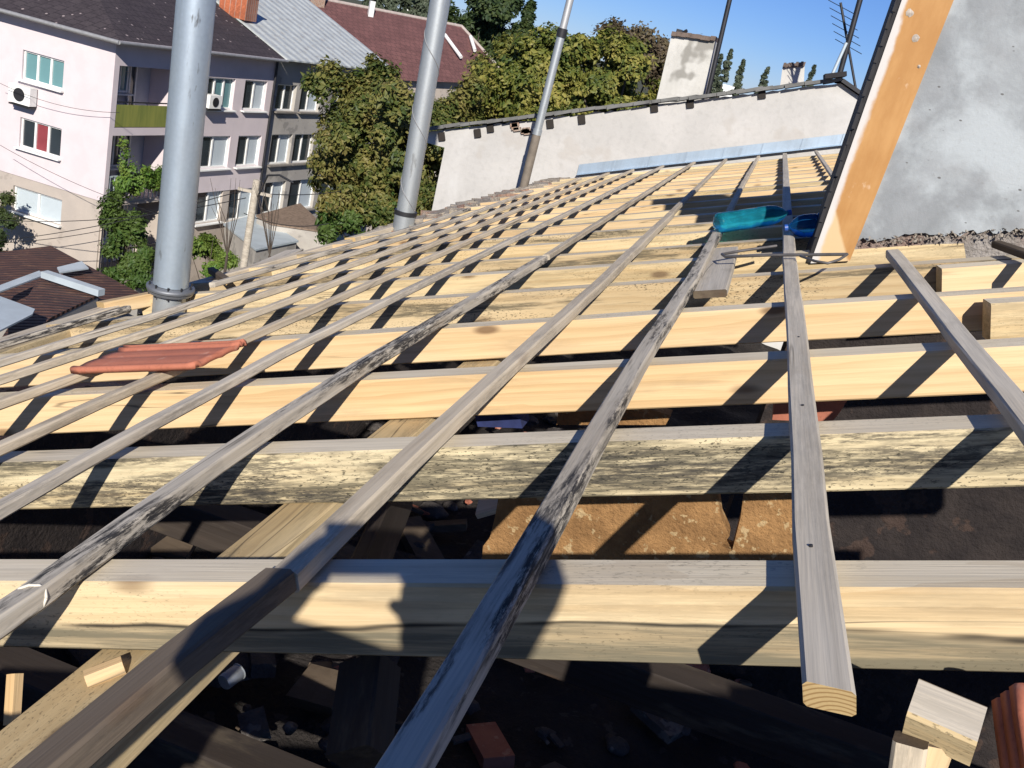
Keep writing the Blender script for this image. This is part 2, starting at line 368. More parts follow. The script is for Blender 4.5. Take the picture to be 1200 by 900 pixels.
def beam(name, pts, w, d, mats, up=RN, parent=None, jit=.0012, seg=.35, endslot=None, bev=.004, skew=None, ends=None):
    """timber along a polyline of its top centre line; slot 0 sides, slot 1 top, slot 2 ends"""
    pts = [Vector(p) for p in pts]; M = frame(pts[0], pts[-1] - pts[0], up); inv = M.inverted()
    loc = [inv @ p for p in pts]; fine = [loc[0]]
    for a, b in zip(loc, loc[1:]):
        n = max(1, int((b - a).length / seg))
        for k in range(1, n + 1): fine.append(a.lerp(b, k / n))
    prof = [(-w / 2 + bev, 0), (w / 2 - bev, 0), (w / 2, -bev), (w / 2, -d + bev), (w / 2 - bev, -d), (-w / 2 + bev, -d), (-w / 2, -d + bev), (-w / 2, -bev)]
    mb = MB(); n = 8; vs = []
    for i, p in enumerate(fine):
        jy, jz = rnd.uniform(-jit, jit), rnd.uniform(-jit, jit)
        for (y, z) in prof:
            x = 0
            if skew and i == 0: x = skew[0] * z + skew[1] * y
            vs.append((p.x + x, p.y + y + jy + rnd.uniform(-jit, jit) * .4, p.z + z + jz + rnd.uniform(-jit, jit) * .4))
    fs = []; ms = []
    for i in range(len(fine) - 1):
        for k in range(n):
            a = i * n + k; c = i * n + (k + 1) % n; fs.append((a, c, c + n, a + n)); ms.append(1 if k == 0 else 0)
    fs += [tuple(range(n))[::-1], tuple(range((len(fine) - 1) * n, len(fine) * n))]; ms += [2, 2]
    mb.add(vs, fs, ms)
    me = bpy.data.meshes.new(name); me.from_pydata(mb.v, [], mb.f); me.update(); me.polygons.foreach_set('material_index', mb.m)
    mats = list(mats) if isinstance(mats, (list, tuple)) else [mats]
    while len(mats) < 3: mats.append(mats[0] if len(mats) == 1 else W_END)
    return link(name, me, mats, parent, M)
def nail(parent, p, up=RN, r=.0035):
    MB().tube([p - up * .01, p + up * .0015], r, 8).build('nail', M_DKMETAL, parent, local=Vector(p))

ORD = ['first', 'second', 'third', 'fourth', 'fifth', 'sixth', 'seventh', 'eighth', 'ninth', 'tenth', 'eleventh', 'twelfth', 'thirteenth',
       'fourteenth', 'fifteenth', 'sixteenth', 'seventeenth', 'eighteenth', 'nineteenth', 'twentieth', 'twenty-first', 'twenty-second',
       'twenty-third', 'twenty-fourth', 'twenty-fifth', 'twenty-sixth', 'twenty-seventh', 'twenty-eighth']

# ------------------------------------------------------------------ our house below the open roof
HW = empty('house_wall', (-3.0, 5, 0), 'brick wall of our own house below the eave of the open roof', 'wall')
def eave(y):                                               # eave line in roof coordinates
    P = [(0, -6.3), (5.5, -5.75), (9, -5.55), (11, -5.33), (14, -5.07), (17, -4.9), (22, -4.75)]
    for (a, b), (c_, d_) in zip(P, P[1:]):
        if y <= c_: return b + (d_ - b) * (y - a) / (c_ - a)
    return P[-1][1]
ev = [roof(eave(y) + .25, y, 1.36) for y in (-1, 3, 6, 9, 12, 15, 18, 21.3)]
mb = MB(); mi_ = MB()
for a, b in zip(ev, ev[1:]):
    lo_a, lo_b = Vector((a.x, a.y, 0)), Vector((b.x, b.y, 0)); t = Vector((.38, 0, 0))
    mb.add([lo_a, lo_b, b, a], [(0, 1, 2, 3)]); mb.add([a, b, b + t, a + t], [(0, 1, 2, 3)]); mi_.add([a + t, b + t, lo_b + t, lo_a + t], [(0, 1, 2, 3)])
mb.build('masonry', M_BRICKRAW, HW); mi_.build('inner_plaster', M_SHADEMASON, HW)
FLZ = CAM.z - 2.6
mb = MB(); nx, ny = 44, 90; vs = []
for j in range(ny + 1):
    for i in range(nx + 1):
        x = -2.5 + 6.0 * i / nx; y = -1.2 + 12.4 * j / ny
        vs.append((x, y, FLZ + .05 * math.sin(x * 5.1 + y * 2.3) * math.sin(y * 4.2 - x) + rnd.uniform(-.03, .03) ** 1))
mb.add(vs, [(j * (nx + 1) + i, j * (nx + 1) + i + 1, (j + 1) * (nx + 1) + i + 1, (j + 1) * (nx + 1) + i) for j in range(ny) for i in range(nx)], 0, True)
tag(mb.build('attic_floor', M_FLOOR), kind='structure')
# rubble on the attic floor: one heap nobody could count
import bmesh
_b = bmesh.new(); bmesh.ops.create_icosphere(_b, subdivisions=2, radius=1); _b.verts.ensure_lookup_table()
ICO = [v.co.copy() for v in _b.verts]; ICOF = [tuple(v.index for v in f.verts) for f in _b.faces]; _b.free()
from mathutils import noise as mnoise
mb = MB()
for k in range(1300):
    x = rnd.uniform(-2.3, 2.6); y = rnd.uniform(.2, 7) if k % 4 else rnd.uniform(.4, 3.2); r = rnd.choice((.015, .02, .03, .045, .07)) * rnd.uniform(.7, 1.3)
    base = Vector((x, y, FLZ + .02 + .16 * max(0, math.sin(x * 2.3 + 1) * math.sin(y * 1.9)) + rnd.uniform(0, .04)))
    if k % 5 < 3:                                         # flat chips of plaster and brick
        a = rnd.uniform(0, 6.28); X = Vector((math.cos(a), math.sin(a), rnd.uniform(-.4, .4))).normalized(); Y = X.cross(Vector((rnd.uniform(-.4, .4), rnd.uniform(-.4, .4), 1))).normalized()
        mb.box(base, (X, Y, X.cross(Y)), (r * rnd.uniform(2, 5), r * rnd.uniform(1.2, 2.5), r * rnd.uniform(.4, 1.0)), rnd.choice((0, 0, 1, 2, 2)))
    else:
        e = Vector((rnd.uniform(.8, 1.5), rnd.uniform(.8, 1.4), rnd.uniform(.45, .8))); o_ = Vector((k * 3.1, k * 1.7, 0))
        mb.add([base + Vector((v.x * e.x, v.y * e.y, v.z * e.z)) * r * (1 + .55 * mnoise.noise(v * 1.4 + o_)) for v in ICO], ICOF, rnd.choice((0, 0, 0, 0, 1)), rnd.random() < .4)
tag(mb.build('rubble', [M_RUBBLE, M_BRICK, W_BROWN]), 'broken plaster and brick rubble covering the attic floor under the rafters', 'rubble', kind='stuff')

# ------------------------------------------------------------------ rafters
RW, RD = .155 * H, .205 * H
def raf_px(a, b, h=1.08): return [sy(roofpx(*a, h)), sy(roofpx(*b, h))]
ry = [2.10, 3.22, 4.27, 5.38, 6.50, 7.42, 8.24]
while ry[-1] < 20.5: ry.append(ry[-1] + .83 + rnd.uniform(-.03, .03))
skew_ = {0: (-.12, .055), 1: (-.02, .075), 2: (.02, .08), 3: (.05, .09), 4: (.06, .07)}
rmat = {0: W_LOW, 1: W_BLOOM, 2: W_FRESH, 3: W_FRESH, 4: W_MOLD, 5: W_FRESH2, 6: W_MOLD, 7: W_FRESH2, 8: W_MOLD}
rdesc = {0: 'nearest rafter across the foreground, yellow above and dirty grey along its lower half',
         1: 'second rafter from the camera, blotched with black mould across its face',
         2: 'third rafter from the camera, clean yellow pine with a weathered top greyed by painted sky sheen',
         3: 'fourth rafter from the camera, clean orange yellow pine just behind the clay tile',
         4: 'fifth rafter from the camera, mouldy brown, running just in front of the orange board'}
for i, yc in enumerate(ry):
    off, k = skew_.get(i, (0, .04 + rnd.uniform(-.02, .02)))
    f = lambda s: yc + k * (s + .8)
    s0 = eave(yc) + (.05 if yc > 11 else rnd.uniform(0, .12)); s1 = 1.7 if i != 4 else 1.75
    if i > 4: s1 = 2.6
    if i in (0, 1, 2, 3): s1 = 3.0
    bow = rnd.uniform(-.012, .012)
    P = [roof(s, f(s), 1.08 + bow * math.sin(q * 3.14)) for q, s in ((0, s0), (.33, s0 + (s1 - s0) * .33), (.66, s0 + (s1 - s0) * .66), (1, s1))]
    m = rmat.get(i, W_FRESH if rnd.random() < .7 else W_FRESH2)
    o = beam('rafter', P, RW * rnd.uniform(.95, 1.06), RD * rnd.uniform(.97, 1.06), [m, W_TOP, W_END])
    lab = rdesc.get(i) or ('pale pine rafter, %s of the rafters counted from the camera' % ORD[i] if i < len(ry) - 1 else 'last pale pine rafter against the white wall flashing')
    tag(o, lab, 'rafter', 'rafters of the open roof')

# ------------------------------------------------------------------ battens
BW, BD = .080 * H, .058 * H
WALLY = 21.25
def batten(pts, label, m, w=1., d=1., h=1.0, endskew=None):
    o = beam('roof_batten', [roof(p[0], p[1], h if len(p) < 3 else p[2]) for p in pts], BW * w, BD * d, [m, m, W_END if endskew else m], skew=endskew, seg=.22, jit=.0013)
    return tag(o, label, 'batten', 'roof battens across the rafters')
b1 = batten([(.045, 1.56), (.035, 2.3), (.025, 4.2), (0, 6.7), (-.03, WALLY)], 'light grey batten right of centre ending in a fresh sawn end over the foreground', W_GREYL, 1.12, 1.12, endskew=(-.35, .3))
for y in (2.17, 3.29, 4.32): nail(b1, roof(.03, y - .03, .999), r=.0025)
b2 = batten([(-.66, .6), (-.645, 2.1), (-.645, 3.9), (-.60, 6.1), (-.59, 9.6)], 'grey batten with black stains running from the bottom centre up to the blue bottle', W_BLACK, 1.0, .95)
batten([(-.585, 9.64), (-.59, 13.7), (-.56, WALLY)], 'grey far batten continuing beyond the blue bottle to the flashing', W_TAN, .80, .80)
batten([(-1.33, .55, .99), (-1.29, 1.51, .99), (-1.248, 1.925, .99)], 'batten piece coloured dark for shade at lower left with a square end', W_SHADED, 1.08, 1.1)
batten([(-1.24, 1.93), (-1.25, 2.77), (-1.245, 3.79), (-1.21, 6.13), (-1.21, 10.4)], 'smooth tan grey batten butting onto the dark batten piece at lower left', W_TAN, 1.0)
batten([(-1.215, 10.45), (-1.22, 14), (-1.235, WALLY)], 'tan far batten second left of the blue bottle reaching the flashing', W_TAN, .80, .80)
b4 = batten([(-1.86, .9), (-1.9, 1.79), (-1.985, 2.78), (-2.02, 4.12), (-1.96, 6.54), (-1.945, 7.6)], 'black streaked batten with a white string tied round its lower end at left', W_BLACK, 1.0)
batten([(-1.93, 7.66), (-1.93, 11.3), (-1.9, WALLY)], 'grey far batten starting at a broken dark end in the middle of the roof', W_TAN, .80, .80)
batten([(-2.44, 1.6), (-2.51, 2.34), (-2.585, 3.26), (-2.645, 4.47), (-2.64, 7.2), (-2.58, 12), (-2.53, 20.9)], 'long grey batten with dark smudges just right of the orange clay tile', W_GREY, .80, .80)
batten([(-3.08, 2.4), (-3.12, 3.6), (-3.12, 6.2), (-3.12, 8.5), (-3.1, 20.4)], 'tan grey batten under the right half of the orange clay tile', W_TAN, .80, .80)
batten([(-3.76, 3.2), (-3.6, 5), (-3.52, 6.44), (-3.5, 9.5), (-3.55, 20)], 'grey batten under the left half of the orange clay tile', W_TAN, .80, .80)
batten([(-4.22, 3.8), (-4.05, 5.4), (-3.9, 7.18), (-3.8, 10.4), (-3.95, 19)], 'grey tan batten passing just behind the upper edge of the orange clay tile', W_TAN, .80, .80)
batten([(-4.62, 4.3), (-4.45, 6), (-4.33, 8.04), (-4.12, 11.25), (-4.3, 16.5)], 'weathered batten running beside the foot of the thick flue pipe', W_GREY, .80, .80)
batten([(-5.12, 4.7), (-5.0, 6.3)], 'short outer batten ending at the flue pipe near the left edge', W_BLACK, .80, .80)
batten([(-4.88, 7.3), (-4.72, 8.8), (-4.5, 11.0), (-4.5, 13.5)], 'dark outermost batten between the two thick pipes along the eave', W_BLACK, .80, .80)
batten([(.70, 2.5), (.675, 4.7), (.655, 6.72)], 'single grey batten slanting down the right side below the plastered chimney', W_GREYL, 1.05)
batten([(.62, 8.2), (.6, 14), (.59, WALLY)], 'far batten right of centre emerging from behind the orange board', W_GREY, .80, .80)
batten([(1.22, 8.2), (1.2, 14), (1.18, WALLY)], 'short visible far batten closest to the orange board at the flashing', W_GREY, .80, .80)
batten([(1.42, 6.0), (1.30, 6.85)], 'short batten at the right edge below the plastered chimney', W_BROWN, .80, .80)
# string tied round the black streaked batten
mb = MB(); c0 = roof(-1.90, 1.80, 1.0); ring = []
for q in range(13):
    a = q / 12 * 6.283; ring.append(c0 + RU * (math.cos(a) * BW * .56) - RN * (BD * .5 - math.sin(a) * BD * .60) + Vector((0, .006 * math.sin(a * 2), 0)))
tag(mb.tube(ring, .0022, 6).build('string', flat('white_string', (.7, .66, .58), .9), local=c0), 'white string tied round the black streaked batten', 'string')

# ------------------------------------------------------------------ loose timbers on and under the roof
def px_beam(name, a, b, h0, h1, w, d, m, label, cat, up=RN):
    return tag(beam(name, [roofpx(*a, h0), roofpx(*b, h1)], w, d, m, up=up), label, cat)
PS = -1.81
tag(beam('purlin', [roof(PS + .0, .4, 1.30), roof(PS, 2.6, 1.30), roof(PS + .02, 6.5, 1.30)], .22 * H, .2 * H, [W_FRESH2, W_FRESH2, W_END]), 'pale dusty purlin running under the rafters at lower left', 'purlin')
tag(beam('wood_offcut', [roofpx(98, 790, 1.27), roofpx(142, 772, 1.26)], .028, .02, [W_FRESH, W_FRESH, W_END]), 'small wooden wedge lying on the pale purlin at lower left', 'offcut')
tag(beam('wooden_board', [roof(-.46, 5.75, 1.03), roof(-.475, 7.6, 1.03)], .105, .025, [W_GREYL, W_GREYL, W_BROWN]), 'short grey board lying beside a batten in front of the blue bottle', 'board')
# stub rafters at the right
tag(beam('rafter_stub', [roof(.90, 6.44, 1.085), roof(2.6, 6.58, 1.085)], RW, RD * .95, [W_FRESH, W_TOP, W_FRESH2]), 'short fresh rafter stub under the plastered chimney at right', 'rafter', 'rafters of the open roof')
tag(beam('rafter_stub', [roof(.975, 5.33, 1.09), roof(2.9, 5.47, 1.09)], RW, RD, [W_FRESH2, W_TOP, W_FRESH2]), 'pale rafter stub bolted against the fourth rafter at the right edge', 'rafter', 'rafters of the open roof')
# attic: posts, planks, straw clay panel
def post(a, b, w, d, m, label, up=(0, -1, 0), nm='attic_post'):
    tag(beam(nm, [a, b], w, d, m, up=up), label, 'post' if nm == 'attic_post' else 'plank')
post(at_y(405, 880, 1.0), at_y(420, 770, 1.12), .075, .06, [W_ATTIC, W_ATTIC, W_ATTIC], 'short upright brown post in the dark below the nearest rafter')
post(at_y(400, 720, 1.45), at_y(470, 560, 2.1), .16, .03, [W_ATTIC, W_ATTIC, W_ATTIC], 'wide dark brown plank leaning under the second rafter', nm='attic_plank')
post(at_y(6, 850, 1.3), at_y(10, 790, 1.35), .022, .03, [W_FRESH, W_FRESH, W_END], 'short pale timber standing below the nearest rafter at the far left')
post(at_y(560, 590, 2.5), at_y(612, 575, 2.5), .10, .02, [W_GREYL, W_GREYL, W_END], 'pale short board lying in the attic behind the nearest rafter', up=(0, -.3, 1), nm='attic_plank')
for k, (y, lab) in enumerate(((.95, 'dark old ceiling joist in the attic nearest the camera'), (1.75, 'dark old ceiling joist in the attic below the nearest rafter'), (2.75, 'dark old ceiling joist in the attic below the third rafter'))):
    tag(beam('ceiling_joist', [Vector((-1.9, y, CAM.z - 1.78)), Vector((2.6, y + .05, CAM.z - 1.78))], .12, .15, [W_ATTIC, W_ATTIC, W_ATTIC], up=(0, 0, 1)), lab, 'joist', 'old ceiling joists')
# straw clay panel, broken edge, upright between the second and third rafters
def panel(px, y, th, m, name, label, cat):
    pts = [at_y(a, b, y) for a, b in px]; c0 = pts[0]
    return tag(MB().slab(pts, (0, th, 0)).build(name, m, local=c0), label, cat)
panel([(562, 690), (566, 640), (574, 630), (580, 606), (588, 560), (700, 556), (838, 556), (845, 606), (855, 628), (846, 640), (858, 645), (868, 606), (874, 556), (925, 556), (940, 640), (950, 690)], 2.02, .05, M_STRAW, 'straw_clay_panel', 'broken brown straw and clay panel standing behind the nearest rafter', 'panel')
panel([(652, 498), (655, 476), (672, 472), (700, 474), (742, 473), (786, 487), (780, 498)], 2.42, .05, M_STRAW, 'straw_clay_panel', 'brown straw clay fragment seen through the gap behind the second rafter', 'panel')
panel([(905, 492), (908, 470), (918, 462), (955, 458), (1000, 458), (985, 482), (975, 495)], 2.45, .12, M_BRICK, 'brick_fragment', 'broken red brick masonry in the gap right of centre behind the second rafter', 'brick')
panel([(560, 500), (556, 486), (570, 480), (590, 482), (610, 492), (612, 502)], 2.3, .08, M_BLUE, 'blue_rag', 'dark blue rag in the gap behind the second rafter', 'rag')
# tin can under the nearest rafter at left
a, b = at_y(262, 800, 1.85), at_y(280, 787, 1.9)
cn = empty('tin_can', a, 'battered shiny tin can lying in the dark under the nearest rafter', 'can')
MB().tube([a, a.lerp(b, .1), a.lerp(b, .9), b], [.02, .022, .022, .02], 16).build('can_body', M_PIPED, cn); MB().tube([b, b + (b - a) * .03], [.023, .023], 16).build('rim', M_PIPE2, cn)

# wood offcuts at lower right and the tile stack
def block(px, h, w, d, label, m=W_FRESH2, ax=None):
    pass
c0 = at_y(1110, 832, .93)
tag(beam('wood_offcut', [c0 + Vector((-.032, .010, -.004)), c0 + Vector((.032, -.010, .004))], .050, .045, [W_FRESH2, W_GREYL, W_BROWN], up=(.1, -.5, .9)), 'square pale wood block at the lower right corner in front of the nearest rafter', 'offcut')
c1 = at_y(1063, 884, .90)
tag(beam('wood_offcut', [c1 + Vector((.0, .006, .006)), c1 + Vector((.022, -.01, -.09))], .034, .03, [W_TAN, W_TAN, W_BROWN], up=(-.3, -.9, .3)), 'narrow tan offcut leaning against the square wood block', 'offcut')
c2 = at_y(1100, 889, .92)
tag(beam('wood_offcut', [c2 + Vector((-.004, .0, .012)), c2 + Vector((.008, .0, -.12))], .034, .03, [W_FRESH, W_FRESH, W_BROWN], up=(.1, -.9, .2)), 'yellow offcut standing right under the square wood block', 'offcut')
def clay_tile(name, M, L, B, label, group=None):
    """interlocking roof tile: local X along its length, Y across, Z up"""
    nx, ny = 14, 48; vs = []; T = .014
    def prof(t):
        z = 0
        for c_, wd, hh in ((.05, .05, .007), (.34, .13, .003), (.64, .11, .003), (.87, .035, .008), (.95, .03, .010)):
            z += hh * math.exp(-((t - c_) / wd) ** 4)
        return z
    for j in range(ny + 1):
        for i in range(nx + 1):
            x = L * i / nx; t = j / ny; lip = .010 * math.exp(-((i / nx - .97) / .03) ** 4) + .006 * math.exp(-((i / nx - .03) / .03) ** 4)
            vs.append((x, B * t, prof(t) + lip))
    n1 = len(vs); vs += [(x, y, z - T) for x, y, z in vs]
    fs = []; q = lambda i, j: j * (nx + 1) + i
    for j in range(ny):
        for i in range(nx):
            fs.append((q(i, j), q(i + 1, j), q(i + 1, j + 1), q(i, j + 1))); fs.append((n1 + q(i, j), n1 + q(i, j + 1), n1 + q(i + 1, j + 1), n1 + q(i + 1, j)))
    for i in range(nx):
        fs.append((q(i, 0), n1 + q(i, 0), n1 + q(i + 1, 0), q(i + 1, 0))); fs.append((q(i, ny), q(i + 1, ny), n1 + q(i + 1, ny), n1 + q(i, ny)))
    for j in range(ny):
        fs.append((q(0, j), q(0, j + 1), n1 + q(0, j + 1), n1 + q(0, j))); fs.append((q(nx, j), n1 + q(nx, j), n1 + q(nx, j + 1), q(nx, j + 1)))
    me = bpy.data.meshes.new(name); me.from_pydata(vs, [], fs); me.update()
    for p in me.polygons: p.use_smooth = True
    return tag(link(name, me, M_CLAY, None, M), label, 'tile', group)
A_, B_, D_ = roofpx(82, 434, .975), roofpx(228, 429, .955), roofpx(122, 407, .96)
clay_tile('clay_roof_tile', frame(A_, B_ - A_, (B_ - A_).cross(D_ - A_)), (B_ - A_).length, (D_ - A_).length * .84, 'orange clay roof tile lying alone on the battens at left')
p0 = at_y(1187, 802, 1.0); ax = (at_y(1203, 905, .93) - p0).normalized()
for k in range(3):
    M = frame(p0 + Vector((.0, .012, -.018)) * k, ax, Vector((.05, -.72, .7)))
    clay_tile('clay_roof_tile', M, .42, .25, ['front orange clay tile of the stack cut by the lower right corner', 'middle clay tile of the stack at the lower right corner', 'rear clay tile of the stack at the lower right corner'][k], 'clay tiles stacked at lower right')

# ------------------------------------------------------------------ blue bottles and wire on the battens
def petmat(name, c):
    g = NT(name); g.b.inputs['Transmission Weight'].default_value = .75; g.b.inputs['IOR'].default_value = 1.2
    n = g.noise(g.co((1, 1, 1)), 14, 3); col = g.mix(g.step(n, .35, .7), c, tuple(x * .6 for x in c)); g.bump(n, .2, .004); g.fin(col, .12, 0, .9); return g.m
def bottle(name, base, tip, r, m, label, cap=True):
    t = empty(name, base, label, 'bottle', 'blue plastic bottles on the battens')
    d = tip - base; prof = [(0, .55), (.006, .86), (.025, 1.0)]
    for k in range(9): x = .06 + k * .026; prof += [(x, 1.0), (x + .012, .945)]
    prof += [(.32, 1.0), (.52, 1.0), (.53, .93), (.545, .93), (.56, 1.0), (.72, 1.0), (.80, .9), (.87, .66), (.92, .36), (.94, .25), (.97, .25)]
    MB().tube([base + d * x for x, _ in prof], [r * q for _, q in prof], 20).build('bottle_body', m, t, local=base)
    if cap: MB().tube([base + d * .955, base + d * 1.0], r * .29, 14).build('cap', flat('blue_cap', (.03, .1, .4), .4), t, local=base)
    return t
PET1 = petmat('turquoise_plastic', (.03, .45, .60)); PET2 = petmat('deep_blue_plastic', (.015, .16, .46))
bottle('plastic_bottle', roof(-.585, 8.35, .925), roof(.02, 8.75, .92), .078 * H * 1.12, PET1, 'ribbed turquoise plastic bottle lying across two battens with its neck at the right')
bottle('plastic_bottle', roof(.50, 7.85, .93), roof(-.03, 7.75, .93), .08 * H * 1.12, PET2, 'deep blue plastic bottle tucked against the orange board')
W1 = [(846, 303), (870, 301), (920, 300), (993, 299), (998, 297), (990, 301), (965, 309), (940, 306)]
mb = MB().tube([roofpx(x, y, .965) for x, y in [(993, 298), (950, 298.5), (900, 299), (850, 301), (846, 298), (868, 294), (910, 288)]], .0055, 8)
mb.tube([roofpx(x, y, .965) for x, y in [(993, 298), (984, 304), (970, 308.5), (955, 306), (938, 300)]], .0045, 8)
tag(mb.build('bent_rod', flat('grey_iron_rod', (.16, .15, .15), .55, .5, var=.2, sc=30)), 'bent grey iron rod lying over the light grey batten below the bottles', 'rod')

# ------------------------------------------------------------------ plastered chimney with the orange board
FY = 7.33 * H
zb = lambda px, py: at_y(px, py, FY)
CB = empty('plastered_chimney', zb(1020, 300), 'tall grey cement plastered chimney with a black felt edge at right', 'chimney')
xl = zb(950, 308).x; XR = xl + 1.9; zt = CAM.z + 1.95 * H
def cementmat():
    g = NT('mottled_cement'); v = g.co((1, 1, 1), rand=False)
    a = g.noise(v, 3.4, 7, .66, .3); b = g.noise(v, 7, 7, .66); f = g.noise(v, 60, 5, .7)
    col = g.mix(g.step(a, .34, .62), (.205, .218, .23), (.265, .28, .295))
    col = g.mix(g.step(g.noise(g.co((1, 1, 1), rand=False, rot=(.4, .9, .2)), 2.7, 5, .6, .3), .44, .66), col, (.38, .41, .43))
    col = g.mix(g.math('MULTIPLY', g.step(b, .48, .66), .12), col, (.24, .225, .22))
    col = g.mix(g.math('MULTIPLY', g.step(f, .58, .75), .35), col, (.2, .19, .18))
    vo = g.n('ShaderNodeTexVoronoi'); g.l(g.co((13, 13, 22), rand=False), vo.inputs['Vector']); vo.inputs['Scale'].default_value = 1
    col = g.mix(g.math('MULTIPLY', g.step(vo.outputs['Distance'], .06, .1, 1., 0.), .8), col, (.09, .085, .08))
    g.bump(g.math('ADD', g.math('MULTIPLY', b, 1.), g.math('MULTIPLY', f, .6)), .5, .006); return g.fin(col, .9, 0, .2)
M_CEMENT = cementmat(); M_SPLASH = flat('dried_mortar', (.46, .40, .34), .9, var=.3, sc=60)
slope = lambda x: roof(0, 0, 1.1).z + math.tan(SL) * (x - roof(0, 0, 1.1).x)
TH = .30; mb = MB(); n = 110; xs = [xl + (XR - xl) * i / n for i in range(n + 1)]
bot = [Vector((x, FY + .012, slope(x) + .050 + rnd.uniform(-.014, .016))) for x in xs]; top = [Vector((x, FY + .012, zt)) for x in xs]
vs = bot + top + [p + Vector((0, TH, 0)) for p in bot] + [p + Vector((0, TH, 0)) for p in top]; k = n + 1; fs = []
for i in range(n):
    fs += [(i, i + 1, k + i + 1, k + i), (2 * k + i + 1, 2 * k + i, 3 * k + i, 3 * k + i + 1), (k + i, k + i + 1, 3 * k + i + 1, 3 * k + i), (i + 1, i, 2 * k + i, 2 * k + i + 1)]
fs += [(0, k, 3 * k, 2 * k), (n, 2 * k + n, 3 * k + n, k + n)]
mb.add(vs, fs).build('plaster_body', M_CEMENT, CB, local=zb(1020, 300))
# bare brick core showing under the ragged plaster
mb = MB(); mb.slab([Vector((xl + .02, FY + .035, slope(xl) - .168)), Vector((XR, FY + .035, slope(XR) - .168)), Vector((XR, FY + .035, slope(XR) + .16)), Vector((xl + .02, FY + .035, slope(xl) + .16))], (0, .24, 0)); mb.build('brick_core', M_MORTARB, CB, local=zb(1020, 300))
mb = MB(); mb.slab([Vector((xl + .02, FY + .036, FLZ - .1)), Vector((XR, FY + .036, FLZ - .1)), Vector((XR, FY + .036, slope(XR) - .17)), Vector((xl + .02, FY + .036, slope(xl) - .17))], (0, .23, 0)); mb.build('shade_dark_base', M_SHADEMASON, CB, local=zb(1020, 300))  # chimney foot below the rafters, attic shade painted into its colour
# chipped plaster crumbs along the lower edge
mb = MB()
for q in range(320):
    x = rnd.uniform(xl + .16, XR - .9); c0 = Vector((x, FY + rnd.uniform(-.012, .02), slope(x) + rnd.uniform(.028, .06))); r = rnd.uniform(.002, .007)
    mb.add([c0 + Vector([rnd.uniform(-1, 1) * r * 1.5 for _ in range(3)]) for _ in range(4)], [(0, 1, 2), (0, 2, 3), (0, 3, 1), (1, 3, 2)])
mb.build('plaster_crumbs', M_MORTARL, CB, local=zb(1020, 300))
MB().box((xl - .008, FY + .16, (zt + slope(xl)) / 2), ((1, 0, 0), (0, 1, 0), (0, 0, 1)), (.012, .31, zt - slope(xl) + .06)).build('felt_edge', M_FELT, CB)
mb = MB()
for q in range(26):
    z = slope(xl) + .1 + q * (zt - slope(xl)) / 26; mb.box((xl - .016 + rnd.uniform(-.003, .003), FY + .012 + rnd.uniform(-.006, .006), z), ((1, 0, 0), (0, 1, 0), (0, .15, 1)), (.012, .02, .055))
mb.build('felt_lap', M_FELT, CB)
g = NT('orange_painted_board'); sp = g.n('ShaderNodeSeparateXYZ'); g.l(g.tc.outputs['Object'], sp.inputs[0])
f = g.noise(g.co((60, 60, 3), rand=False), 1., 4, .6); a = g.noise(g.co((5, 5, 2), rand=False), 1.5, 5, .65)
col = g.mix(g.step(a, .35, .65), (.46, .25, .09), (.38, .19, .06)); col = g.mix(g.math('MULTIPLY', g.step(f, .4, .8), .3), col, (.36, .16, .04))
tri = g.step(g.math('ADD', g.math('ADD', g.math('MULTIPLY', sp.outputs[0], 1.0), g.math('MULTIPLY', sp.outputs[2], .62)), g.math('MULTIPLY', g.math('SUBTRACT', g.noise(g.co((9, 9, 9), rand=False), 1., 3), .5), .02)), .150, .166, 1., 0.)
col = g.mix(g.math('MULTIPLY', tri, .85), col, (.60, .45, .26))
edge = g.step(g.math('ADD', sp.outputs[0], g.math('MULTIPLY', g.noise(g.co((14, 14, 9), rand=False), 1., 4, .6), .04)), .034, .052, 1., 0.)
col = g.mix(g.math('MULTIPLY', edge, .9), col, (.55, .54, .53))
sm = g.step(g.noise(g.co((9, 9, 6), rand=False), 1.3, 4, .6), .62, .70); col = g.mix(g.math('MULTIPLY', sm, .45), col, (.68, .52, .38))
g.bump(f, .2, .002); W_ORANGE = g.fin(col, .6, 0, .3)
pw = zb(995, 308).x - xl
pts = [Vector((xl, FY, slope(xl) - .03)), Vector((xl + pw, FY, slope(xl + pw) - .03)), Vector((xl + pw + .05, FY, zt)), Vector((xl, FY, zt))]
ob = MB().slab(pts, (0, .011, 0)).build('orange_board', W_ORANGE, CB, local=pts[0])
for px, py in ((1066, 15), (1073, 45), (1077, 78)):
    c0 = zb(px, py); mb = MB(); n = 14; rr = rnd.uniform(.012, .018) * (.5 if py == 78 else 1)
    ring = [c0 + Vector((math.cos(q * 6.283 / n) * rr * rnd.uniform(.8, 1.15), -.001, math.sin(q * 6.283 / n) * rr * rnd.uniform(.8, 1.2))) for q in range(n)]
    mb.add([c0 + Vector((0, -.006, 0))] + ring, [(0, 1 + q, 1 + (q + 1) % n) for q in range(n)]); mb.build('mortar_splash', M_SPLASH, ob)

